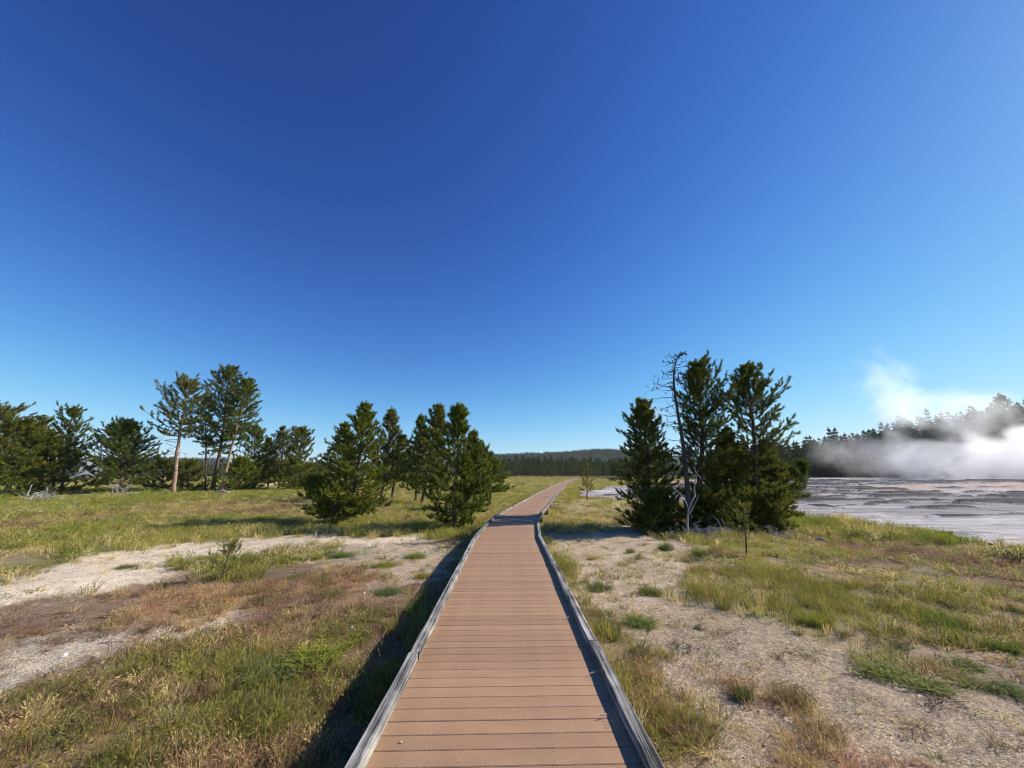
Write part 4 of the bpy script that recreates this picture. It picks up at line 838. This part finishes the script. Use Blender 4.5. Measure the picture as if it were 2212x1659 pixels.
def scatter_grass():
    bands = [(.9, 5.5, 1.7, .9), (5.5, 11, .95, 1.15), (11, 24, .26, 1.9), (24, 60, .085, 3.0), (60, 270, .0085, 8.0)]
    dmax = 230.0
    allz = Z+[ZD]; dens = np.array([z['d'] for z in allz]); hg = np.array([z['h'] for z in allz])
    PP, RR, SS, II, TT = [], [], [], [], []
    A = R(62)
    for r0, r1, df, wsc in bands:
        n = int(A*(r1*r1-r0*r0)*dmax*df); r = np.sqrt(rng.uniform(r0*r0, r1*r1, n)); th = rng.uniform(-A, A, n); x = r*np.sin(th); y = r*np.cos(th)
        k = zone_pick(x, y, r)
        cl = .35+1.3*sstep(.35, .65, fbm(x*1.7, y*1.7, 55, 3))           # tufts gather in clumps
        keep = (rng.uniform(0, 1, n) < dens[k]/dmax*cl) & (np.abs(x-centre(y)) > HALF+.03+(.05 if r0 < 10 else .0)) & ~sinter_mask(x+.02*r, y) & ~sinter_mask(x, y+.02*r)
        x, y, k, r, cl = x[keep], y[keep], k[keep], r[keep], cl[keep]; n = len(x)
        idx = np.zeros(n, int); tint = np.zeros((n, 3)); hs = .82*hg[k]*rng.uniform(.5, 1.25, n)*(.8+.25*cl)
        for zi in np.unique(k):
            m = np.nonzero(k == zi)[0]; z = allz[zi]
            tw = np.array([w for _, w in z['t']], float); tc = np.array([c for c, _ in z['t']])
            # neighbours share a colour: choose by smooth noise with some chance mixed in
            nz = np.clip(.5+(fbm(x[m]*.9+zi, y[m]*.9, 14+zi, 3)-.5)*2.2+rng.normal(0, .16, len(m)), 0, .9999)
            cdf = np.cumsum(tw)/tw.sum(); ti = np.searchsorted(cdf, nz).clip(0, len(tw)-1)
            tint[m] = tc[ti]
            kw = np.array(z['k'], float); kk = rng.choice(4, len(m), p=kw/kw.sum())
            dryish = (tc[ti][:, 0] > .24); kk = np.where(dryish & (rng.uniform(0, 1, len(m)) < .6), 2, kk)
            idx[m] = [TUFT_IDX[a][rng.integers(4)] for a in kk]
        tint *= (1.30 if r0 < 11 else 1.50)*rng.uniform(.7, 1.3, n)[:, None]*np.column_stack([rng.normal(1, .07, n), np.ones(n), rng.normal(1, .1, n)])
        z = gz(x, y)-.01
        PP.append(np.column_stack([x, y, z])); RR.append(np.column_stack([rng.normal(0, .12, n), rng.normal(0, .12, n), rng.uniform(0, 6.28, n)]))
        ww = wsc*rng.uniform(.8, 1.3, n); SS.append(np.column_stack([ww, ww, hs*min(1.0+.03*wsc, 1.25)])); II.append(idx); TT.append(np.clip(tint, .005, .9))
    print('grass', [len(p) for p in PP])
    scatter('grass', np.vstack(PP), np.vstack(RR), np.vstack(SS), np.concatenate(II), np.vstack(TT), TUFTS, 'green and straw-coloured grass growing across the meadow')
scatter_grass()

# ---- gravel
def stone_arrays(rs, sub=1):
    t = (1+5**.5)/2
    V = np.array([(-1, t, 0), (1, t, 0), (-1, -t, 0), (1, -t, 0), (0, -1, t), (0, 1, t), (0, -1, -t), (0, 1, -t), (t, 0, -1), (t, 0, 1), (-t, 0, -1), (-t, 0, 1)])/1.902
    F = [(0, 11, 5), (0, 5, 1), (0, 1, 7), (0, 7, 10), (0, 10, 11), (1, 5, 9), (5, 11, 4), (11, 10, 2), (10, 7, 6), (7, 1, 8), (3, 9, 4), (3, 4, 2), (3, 2, 6), (3, 6, 8), (3, 8, 9), (4, 9, 5), (2, 4, 11), (6, 2, 10), (8, 6, 7), (9, 8, 1)]
    V = [np.array(v) for v in V]
    for _ in range(sub):
        cache = {}; NF = []
        def mid(a, b):
            k = (min(a, b), max(a, b))
            if k not in cache:
                m = V[a]+V[b]; V.append(m/np.linalg.norm(m)); cache[k] = len(V)-1
            return cache[k]
        for a, b, c in F:
            d, e, f = mid(a, b), mid(b, c), mid(c, a); NF += [(a, d, f), (b, e, d), (c, f, e), (d, e, f)]
        F = NF
    V = np.array(V); q = rs.normal(size=(7, 3)); q /= np.linalg.norm(q, axis=1)[:, None]
    for d in q:                                              # knock flat facets off
        s = V @ d; c = rs.uniform(.55, .85); m = s > c; V[m] -= np.outer(s[m]-c, d)
    V = V*np.array([1, rs.uniform(.65, 1), rs.uniform(.45, .7)])+rs.normal(0, .02, V.shape)
    return V, np.array(F)
STONES = []
for i in range(4):
    V, F = stone_arrays(_rs, 0); STONES.append(mesh_np('gravel_piece', V, F, M_gravel))
def scatter_gravel():
    allz = Z+[ZD]; g = np.array([z['gr'] for z in allz]); gc = np.array([z['g'] for z in allz]); A = R(60); PP, SS, TT = [], [], []
    for r0, r1, dn, s0, s1 in ((.9, 4.5, 900, .0025, .012), (4.5, 9, 300, .004, .012), (9, 20, 50, .007, .022)):
        n = int(A*(r1*r1-r0*r0)*dn); r = np.sqrt(rng.uniform(r0*r0, r1*r1, n)); th = rng.uniform(-A, A, n); x = r*np.sin(th); y = r*np.cos(th)
        k = zone_pick(x, y, r); keep = (rng.uniform(0, 1, n) < g[k]**2) & (np.abs(x-centre(y)) > .3) & ~sinter_mask(x, y)
        x, y, k = x[keep], y[keep], k[keep]; n = len(x); s = s0+(s1-s0)*rng.random(n)**3
        PP.append(np.column_stack([x, y, gz(x, y)+s*.15])); SS.append(s); TT.append(np.clip(gc[k]*rng.choice([.55, .9, 1.15, 1.35, 1.7], n, p=[.30, .30, .24, .12, .04])[:, None]*rng.uniform(.85, 1.15, (n, 1)), .03, .8))
    P = np.vstack(PP); n = len(P); S = np.concatenate(SS); print('gravel', n)
    scatter('gravel', P, np.column_stack([rng.normal(0, .3, n), rng.normal(0, .3, n), rng.uniform(0, 6.28, n)]), np.column_stack([S, S, S]), rng.integers(0, 4, n), np.vstack(TT), STONES, 'loose pale gravel and grit over the bare ground')
scatter_gravel()

# ---- tiny meadow flowers
def scatter_flowers():
    spots = [([(740, 1078), (1060, 1085), (1150, 1060), (1230, 1040), (1150, 1045), (1060, 1060)], 900, (.62, .58, .28), .03), ([(0, 1098), (120, 1102), (170, 1096), (150, 1110), (0, 1118)], 160, (.7, .68, .5), .035),
             ([(620, 1400), (700, 1395), (720, 1440), (640, 1470)], 60, (.75, .6, .04), .008), ([(560, 1085), (640, 1080), (640, 1092), (520, 1095)], 120, (.6, .55, .3), .035)]
    th = np.arange(5)*2*np.pi/5; V = [(0, 0, 0)]+[(math.cos(t), math.sin(t), .25) for t in np.sort(np.concatenate([th, th+.5]))]; F = [(0, 1+2*i, 2+2*i) for i in range(5)]
    me = mesh_np('flower', np.array(V), np.array(F), M_flower); PP, SS, TT = [], [], []
    for poly, n, c, s in spots:
        W = np.array([gp(*p) for p in poly]); q = rng.uniform(W.min(0), W.max(0), (n*4, 2)); q = q[inpoly(q[:, 0], q[:, 1], W)][:n]
        q = q[np.abs(q[:, 0]-centre(q[:, 1])) > 1.1]
        PP.append(np.column_stack([q, gz(q[:, 0], q[:, 1])+.26*rng.uniform(.7, 1.1, len(q))])); SS.append(np.full(len(q), s)); TT.append(np.tile(c, (len(q), 1))*rng.uniform(.8, 1.2, (len(q), 1)))
    P = np.vstack(PP); n = len(P); S = np.concatenate(SS)
    scatter('wildflowers', P, np.column_stack([rng.normal(0, .5, n), rng.normal(0, .5, n), rng.uniform(0, 6, n)]), np.column_stack([S, S, S]), np.zeros(n, int), np.vstack(TT), [me], 'tiny white and yellow wildflowers dotting the meadow')
scatter_flowers()

# ------------------------------------------------------------------ clumps, weeds and stones one can point at
def clump(name, px, py, w, h, kind, col, label, seed, group=None, flowers=0, n=None):
    rs = np.random.default_rng(seed+500); x, y = gp(px, py); z = float(gz(x, y))-.01
    o = tag(obj(name, None, loc=(x, y, z)), label, 'plant' if name != 'grass_clump' else 'grass clump', group)
    VV, FF, CC = [], [], []; nv = 0; n = n or int(np.clip(w*w*260, 8, 60))
    for i in range(n):
        V, F, t = tuft_arrays(rs, kind, 12 if kind != 3 else 8)
        r = w*.5*math.sqrt(rs.random())*rs.uniform(.5, 1.1); a = rs.uniform(0, 6.28); s = h*rs.uniform(.6, 1.1)*(1-.45*(2*r/w)**2); ws = 1.0 if kind != 3 else max(1.0, h/.12)
        lean = np.array([math.cos(a), math.sin(a)])*(r/w)*.55
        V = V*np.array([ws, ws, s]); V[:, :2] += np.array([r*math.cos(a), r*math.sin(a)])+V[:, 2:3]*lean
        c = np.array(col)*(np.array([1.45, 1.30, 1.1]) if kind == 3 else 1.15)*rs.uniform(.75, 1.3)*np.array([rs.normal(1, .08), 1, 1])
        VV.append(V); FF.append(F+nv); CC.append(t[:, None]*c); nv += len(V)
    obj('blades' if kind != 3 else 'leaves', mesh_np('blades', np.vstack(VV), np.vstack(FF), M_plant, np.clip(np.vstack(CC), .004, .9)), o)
    if flowers:
        V, F = [], []
        for i in range(flowers):
            r = w*.5*math.sqrt(rs.random()); a = rs.uniform(0, 6.28); c = np.array([r*math.cos(a), r*math.sin(a), h*rs.uniform(.75, 1.05)]); k = len(V); th = np.arange(6)*np.pi/3; fs = .009
            V += [c+np.array([fs*math.cos(t), fs*math.sin(t), rs.normal(0, .003)]) for t in th]; F.append(tuple(range(k, k+6)))
        obj('flower_heads', mesh_np('flower_heads', np.array(V), np.array(F), M_plant, np.tile([.80, .62, .03], (len(V), 1))), o)['kind'] = 'stuff'
    return o
TALLG = 0; SHORT = 1; DRY = 2; FORB = 3
CL_ = [
 ('leafy_weed', 585, 1462, .34, .17, FORB, BGc, 'bluish-green leafy weed among reddish grass left of the deck', 0),
 ('leafy_weed', 668, 1440, .36, .22, FORB, (.20, .24, .04), 'yellow-flowered green weed right of the bluish-green weed', 26),
 ('leafy_weed', 150, 1585, .22, .11, FORB, (.17, .22, .08), 'green leafy weed low in dry reddish grass at lower left', 0),
 ('leafy_weed', 735, 1200, .62, .15, FORB, (.13, .19, .06), 'spreading green weed on pale ground below the big near pine', 0),
 ('leafy_weed', 832, 1224, .55, .12, FORB, (.23, .27, .07), 'yellow-green weed patch midway between pale track and deck', 30),
 ('leafy_weed', 898, 1204, .50, .15, FORB, (.19, .24, .07), 'yellow-green weed closest to the twig heap by the deck', 14),
 ('grass_clump', 915, 1246, .42, .16, SHORT, G2, 'short yellow-green grass clump at the edge of the deck shadow', 0),
 ('leafy_weed', 838, 1280, .42, .12, FORB, (.11, .16, .055), 'dull green weed left of the deck above a white stone', 0),
 ('grass_clump', 808, 1335, .38, .17, TALLG, (.15, .18, .04), 'green grass clump on bare ground left of the deck shadow', 0),
 ('leafy_weed', 772, 1382, .26, .10, FORB, (.19, .21, .05), 'small yellowish weed among red-brown litter left of the deck', 10),
 ('leafy_weed', 470, 1250, .30, .13, FORB, (.10, .13, .03), 'dark green weed at the foot of the pine seedling', 0),
 ('grass_clump', 270, 1229, .42, .08, SHORT, OL, 'small olive grass island in the pale track', 0),
 ('leafy_weed', 640, 1246, .40, .10, FORB, (.15, .19, .08), 'pale green weed right of the pine seedling', 0),
 ('grass_clump', 682, 1206, .34, .20, TALLG, (.27, .27, .05), 'bright yellow-green grass clump right of the pine seedling', 0),
 ('grass_clump', 1295, 1272, .58, .20, TALLG, (.16, .19, .055), 'wide green grass clump on gravel beside the right kerb', 0),
 ('grass_clump', 1406, 1285, .48, .17, TALLG, (.15, .16, .05), 'thin olive grass clump right of the wide clump by the kerb', 0),
 ('leafy_weed', 1384, 1348, .34, .15, FORB, (.15, .20, .05), 'green weed on gravel nearest the dry strip by the right kerb', 6),
 ('grass_clump', 1284, 1206, .40, .13, DRY, ST, 'dry straw grass clump on pale sand right of the deck', 0),
 ('grass_clump', 1362, 1192, .34, .17, TALLG, (.15, .19, .05), 'fresh green grass clump on pale sand before the left clump pine', 0),
 ('grass_clump', 1440, 1188, .50, .26, TALLG, (.15, .18, .05), 'tall green grass clump left of the gnarled snag', 0),
 ('grass_clump', 1512, 1202, .46, .26, TALLG, (.17, .20, .05), 'tall fresh grass clump right below the gnarled snag', 0),
 ('grass_clump', 1513, 1360, .20, .07, SHORT, (.07, .10, .04), 'small dark green grass tuft alone on gravel', 0),
 ('grass_clump', 1755, 1345, .62, .20, TALLG, (.25, .26, .04), 'yellow-green grass clump at the lower edge of the green band', 0),
 ('grass_clump', 2040, 1350, .75, .22, TALLG, (.13, .20, .03), 'bright green grass clump on the right of the green band', 0),
 ('grass_clump', 2166, 1402, .40, .18, TALLG, (.15, .21, .03), 'fresh green grass clump near the right edge above gravel', 0),
 ('leafy_weed', 1905, 1455, .40, .14, FORB, (.19, .23, .06), 'bushy green weed with yellow flowers on open gravel', 16),
 ('leafy_weed', 2005, 1490, .34, .08, FORB, (.17, .20, .06), 'low flat green weed right of the flowering bushy weed', 8),
 ('grass_clump', 1608, 1505, .24, .19, TALLG, (.11, .14, .035), 'narrow dark green grass tuft on gravel nearest the kerb strip', 0),
 ('grass_clump', 1712, 1510, .46, .17, DRY, (.26, .20, .09), 'thin dry brownish grass clump right of the narrow dark tuft', 0),
 ('leafy_weed', 1762, 1578, .13, .07, FORB, (.15, .21, .06), 'tiny green rosette weed on gravel at lower right', 0),
 ('leafy_weed', 2165, 1492, .34, .10, FORB, (.10, .14, .04), 'dark low weed on gravel at the right edge', 0),
 ('leafy_weed', 2090, 1440, .30, .10, FORB, (.11, .15, .04), 'small green weed between bright grass clump and right gravel', 0),
 ('grass_clump', 1940, 1395, .34, .10, SHORT, (.16, .18, .06), 'short pale green grass tuft above the flowering bushy weed', 0),
]
for i, (nm, px, py, w, h, kd, c, lb, fl) in enumerate(CL_): clump(nm, px, py, w, h, kd, c, lb, i, flowers=fl)

def stone(px, py, s, label, seed):
    rs = np.random.default_rng(seed+900); V, F = stone_arrays(rs, 2); x, y = gp(px, py)
    o = obj('stone', mesh_np('stone', V, F, M_stone), loc=(x, y, float(gz(x, y))+s*.22), rot=(rs.normal(0, .2), rs.normal(0, .2), rs.uniform(0, 6)), scl=(s, s, s)); tag(o, label, 'stone')
for i, a in enumerate([(220, 1436, .030, 'white stone at the lower edge of the pale gravel patch, left'), (135, 1426, .045, 'cream flat stone in the middle of the pale gravel patch, left'), (787, 1283, .032, 'white stone near the weeds left of the deck shadow'),
    (760, 1357, .028, 'small white stone on red-brown litter left of the deck'), (511, 1320, .026, 'small white stone below the orange dry grass'), (923, 1281, .045, 'grey-white stone inside the deck shadow, farther of two'),
    (917, 1312, .042, 'grey-white stone inside the deck shadow, nearer of two'), (1574, 1452, .022, 'white stone on gravel left of the narrow dark grass tuft'), (1724, 1554, .028, 'white stone on gravel below the dry brownish clump'),
    (1640, 1536, .024, 'white stone below the narrow dark grass tuft on gravel'), (1810, 1159, .10, 'pale stone on the brown bank by the sinter flat'), (870, 1165, .07, 'pale stone at the right end of the pale track')]): stone(*a, i)

# ------------------------------------------------------------------ far forest
def far_tree(seed, H, w, K=5, col=(.030, .045, .016), dead=False):
    rs = np.random.default_rng(seed); trunk = np.array([[0, 0, 0], [rs.normal(0, .1), 0, H*.5], [rs.normal(0, .15), 0, H]])
    mb, lm, nv, nf, nc = pine_meshes(rs, trunk, .16, .10, w, w, CONE, nb=46, ns=4, nt=2, size=.95, K=K, col=col, sub=.4, low=-18, hi=40, wid=.20)
    return mb.mesh('trunk', M_bark), mesh_np('crown', nv, nf, M_foliage, nc)
FARV = [far_tree(700+i, h, w, col=tuple(.78*q for q in c)) for i, (h, w, c) in enumerate([(14, 2.4, (.032, .048, .018)), (13, 2.8, (.036, .050, .018)), (15, 2.2, (.028, .043, .018)), (12, 2.6, (.045, .056, .020)), (11, 3.0, (.040, .055, .020)), (14.5, 2.0, (.030, .044, .020))])]
def far_tree_thing(x, y, z, s, k, label, group, rs):
    o = thing('conifer', (x, y, z-.2), label, 'tree', group); o.rotation_euler = (0, 0, rs.uniform(0, 6.28)); o.scale = (s*rs.uniform(.85, 1.15), s, s)
    obj('trunk', FARV[k][0], o); obj('crown', FARV[k][1], o)
def far_forest():
    rs = np.random.default_rng(77)
    for i in range(46):                                     # the wall of conifers at the end of the meadow
        px = 1052+(1352-1052)*(i+rs.uniform(-.4, .4))/46; Y = rs.uniform(232, 262); x = (px-1106)/FPX*Y*1.03
        hgt = np.interp(px, [1050, 1085, 1130, 1180, 1240, 1350], [1.0, 1.12, .95, .92, .78, .72])*rs.uniform(.78, 1.12)
        far_tree_thing(x, Y, 0, hgt, int(rs.integers(6)), 'dark conifer in the tree line at the far end of the meadow', 'conifers at the far end of the meadow', rs)
    for i in range(44):                                     # skyline trees above the steam
        u = .68+.72*(i+rs.uniform(-.4, .4))/44; Y = rs.uniform(196, 214); x = u*Y
        far_tree_thing(x, Y, float(right_h(np.array([u]), np.array([Y]))[0]), rs.uniform(.75, 1.2), int(rs.integers(6)), 'conifer on the skyline of the slope behind the steam', 'skyline conifers behind the steam', rs)
    for i in range(40):                                     # the near face of that forest
        u = .60+.62*(i+rs.uniform(-.4, .4))/40; Y = rs.uniform(152, 172); x = u*Y
        far_tree_thing(x, Y, float(right_h(np.array([u]), np.array([Y]))[0]), rs.uniform(.85, 1.15), int(rs.integers(6)), 'dark conifer at the forest edge just beyond the steaming flat', 'conifers at the forest edge behind the steam', rs)
    for px, Yd, s in ((2150, 150, 1.35), (2182, 140, 1.9), (2216, 150, 1.6)):
        u = (px-1106)/FPX*1.0; x = u*Yd*1.0
        far_tree_thing(x*1.0, Yd, 9.5, s, 4, {2150: 'rounded dark pine left of the tall one at the right edge', 2182: 'tall dark conical tree rising above the steam at right edge', 2216: 'tree cut off by the right picture edge above the steam'}[px], None, rs)
    # the masses behind
    P, S, I = [], [], []
    def add(x, y, z, s): P.append((x, y, z)); S.append(s); I.append(rs.integers(6))
    for _ in range(9000):
        u = rs.choice([rs.uniform(-1.9, -.72), rs.uniform(-.15, .40)]); Y = math.sqrt(rs.uniform(600**2, 1330**2)); add(u*Y, Y, float(far_h(np.array([u]), np.array([Y]))[0]), rs.uniform(.6, 1.1))
    for _ in range(520):
        u = rs.uniform(-.15, .42); Y = rs.uniform(255, 380); add(u*Y, Y, 0, rs.uniform(.6, 1.0))
    for _ in range(950):
        u = rs.uniform(.50, 1.75); Y = rs.uniform(156, 200); add(u*Y, Y, float(right_h(np.array([u]), np.array([Y]))[0]), rs.uniform(.6, 1.0))
    for _ in range(260):
        u = rs.uniform(-1.5, -.42); Y = rs.uniform(190, 340)
        if -1.16 < u < -1.05 or -.97 < u < -.90: continue
        add(u*Y, Y, 0, rs.uniform(.45, .75))
    P = np.array(P); S = np.array(S); n = len(P)
    protos = [a[1] for a in FARV]
    scatter('woodland', P, np.column_stack([np.zeros(n), np.zeros(n), rs.uniform(0, 6.28, n)]), np.column_stack([S, S, S]), np.array(I), np.tile([.03, .045, .016], (n, 1)), protos, 'dark mass of conifer forest on the distant slopes')
far_forest()

# ------------------------------------------------------------------ steam
def steam_mat(name, dens, scale, lo, hi, seed):
    m, ns, ls, out = new_mat(name)
    tc = ns.new('ShaderNodeTexCoord'); geo = ns.new('ShaderNodeNewGeometry')
    mp = ns.new('ShaderNodeMapping'); mp.inputs['Location'].default_value = (seed*3.1, seed*1.7, seed); mp.inputs['Scale'].default_value = (1, 1, 1.15)
    ls.new(geo.outputs['Position'], mp.inputs[0])
    m.cycles.volume_step_rate = .22
    n = noise(ns, ls, mp.outputs[0], scale, 5, 0.60); n.inputs['Distortion'].default_value = .9
    ln = N(ns, 'ShaderNodeVectorMath', operation='LENGTH'); ls.new(tc.outputs['Object'], ln.inputs[0])
    fo = mathn(ns, ls, 'SUBTRACT', 1.0, ln.outputs['Value'], True)
    fo = N(ns, 'ShaderNodeMapRange', interpolation_type='SMOOTHSTEP'); ls.new(ln.outputs['Value'], fo.inputs[0])
    fo.inputs[1].default_value = 1.0; fo.inputs[2].default_value = .25; fo.inputs[3].default_value = 0; fo.inputs[4].default_value = 1
    n2 = noise(ns, ls, mp.outputs[0], scale*3.1, 4, 0.6)
    # thin the noise away towards the rim so the outline breaks up
    nn = mathn(ns, ls, 'ADD', mathn(ns, ls, 'ADD', n.outputs[0], mathn(ns, ls, 'MULTIPLY', mathn(ns, ls, 'SUBTRACT', n2.outputs[0], .5), .35)), mathn(ns, ls, 'MULTIPLY', fo.outputs[0], .28))
    mr = N(ns, 'ShaderNodeMapRange'); ls.new(nn, mr.inputs[0]); mr.inputs[1].default_value = lo; mr.inputs[2].default_value = hi; mr.inputs[3].default_value = 0; mr.inputs[4].default_value = dens
    d = mathn(ns, ls, 'MULTIPLY', mr.outputs[0], fo.outputs[0])
    v = ns.new('ShaderNodeVolumePrincipled'); v.inputs['Color'].default_value = (.97, .97, .98, 1); v.inputs['Anisotropy'].default_value = .5
    ls.new(d, v.inputs['Density']); ls.new(v.outputs[0], out.inputs['Volume'])
    return m
def ball_mesh(name, mat):
    V, F = [], []; nu, nv = 16, 9
    V.append((0, 0, -1))
    for i in range(1, nv):
        ph = -math.pi/2+math.pi*i/nv
        for j in range(nu): V.append((math.cos(ph)*math.cos(2*math.pi*j/nu), math.cos(ph)*math.sin(2*math.pi*j/nu), math.sin(ph)))
    V.append((0, 0, 1)); t = len(V)-1
    for j in range(nu):
        k = (j+1) % nu; F.append((0, 1+k, 1+j)); F.append((t, t-nu+j, t-nu+k))
    me_q = [(1+i*nu+j, 1+i*nu+(j+1) % nu, 1+(i+1)*nu+(j+1) % nu, 1+(i+1)*nu+j) for i in range(nv-2) for j in range(nu)]
    me = bpy.data.meshes.new(name); me.from_pydata(V, [], F+me_q); me.update(); me.materials.append(mat); return me
def steam(px, py, Y, rpx, rpy, ry, dens, scale, lo, hi, label, seed):
    c = atY(px, py, Y); m = Y/FPX
    o = obj('steam_cloud', ball_mesh('steam_cloud', steam_mat('steam_%d' % seed, dens, scale, lo, hi, seed)), loc=c, scl=(rpx*m, ry, rpy*m)); tag(o, label, kind='stuff')
steam(2060, 1000, 112, 240, 85, 15, .085, .085, .62, .76, 'wide bank of white steam drifting over the sinter flat', 1)
steam(2230, 985, 104, 200, 115, 14, .115, .080, .60, .74, 'dense white steam at the right edge over the sinter flat', 2)
steam(1880, 985, 118, 180, 75, 12, .035, .085, .60, .80, 'thin grey steam veil before the dark forest edge', 3)
steam(1930, 865, 116, 105, 165, 11, .060, .085, .66, .86, 'pale steam plume rising above the forest skyline', 4)
steam(2050, 895, 118, 250, 100, 12, .045, .080, .61, .80, 'faint steam drifting up across the forest slope', 5)
steam(186, 1008, 150, 34, 32, 8, .25, .10, .42, .72, 'small distant steam puff in the gap between left pines', 6)
steam(1405, 905, 120, 60, 60, 8, .03, .08, .45, .8, 'faint steam wisp behind the left pine of the right clump', 7)

# ------------------------------------------------------------------ the air itself
def build_haze():
    m, ns, ls, out = new_mat('thin_haze'); v = ns.new('ShaderNodeVolumePrincipled')
    v.inputs['Color'].default_value = (.80, .88, 1.0, 1); v.inputs['Density'].default_value = .00010; ls.new(v.outputs[0], out.inputs['Volume'])
    b = MB(); b.box(-3100, 3100, -3100, 3100, -3, 105); o = obj('haze', b.mesh('haze', m)); tag(o, 'thin blue haze in the air', kind='stuff')
build_haze()

# ------------------------------------------------------------------ small things on the deck
def kerb_wisp(y, side_reach, h, label, seed):
    rs = np.random.default_rng(seed+300); x0 = centre(y)+HALF+.10; z0 = float(gz(x0, y))
    o = tag(obj('grass_wisp', None, loc=(x0, y, z0)), label, 'grass wisp'); top = DECK_Z+.05+h-z0
    for k in range(3):
        c = smooth_path([(0, 0, 0), (-.05, .01*k, top*.75), (-.14-side_reach*.3, .03*k-.03, top), (-.16-side_reach*.7, .05*k-.06, top*.93), (-.17-side_reach, .06*k-.08, DECK_Z+.02-z0)], 12)
        c += rs.normal(0, .004, c.shape); m = MB(); m.tube(c, np.linspace(.0016, .0007, 12), 4); obj('stem', m.mesh('stem', M_log), o)
    m = MB(); e = c[-1]; m.tube([e, e+[-.02, -.01, .006], e+[-.05, -.02, .004], e+[-.07, -.03, 0]], [.001, .005, .004, .0006], 5); obj('seed_head', m.mesh('seed_head', M_log), o)
kerb_wisp(3.15, .10, .05, 'dry grass wisp bent over the right kerb, nearest the viewer', 1)
kerb_wisp(3.75, .06, .07, 'dry grass wisp bent over the right kerb, second from the viewer', 2)
kerb_wisp(5.05, .09, .04, 'dry grass wisp bent over the right kerb, third from the viewer', 3)
_x, _y = gp(866, 1605, DECK_Z); V, F = stone_arrays(np.random.default_rng(4), 1)
tag(obj('pebble', mesh_np('pebble', V, F, M_stone), loc=(_x, _y, DECK_Z+.005), scl=(.010, .008, .009)), 'tiny white pebble lying on the deck near the left kerb', 'pebble')
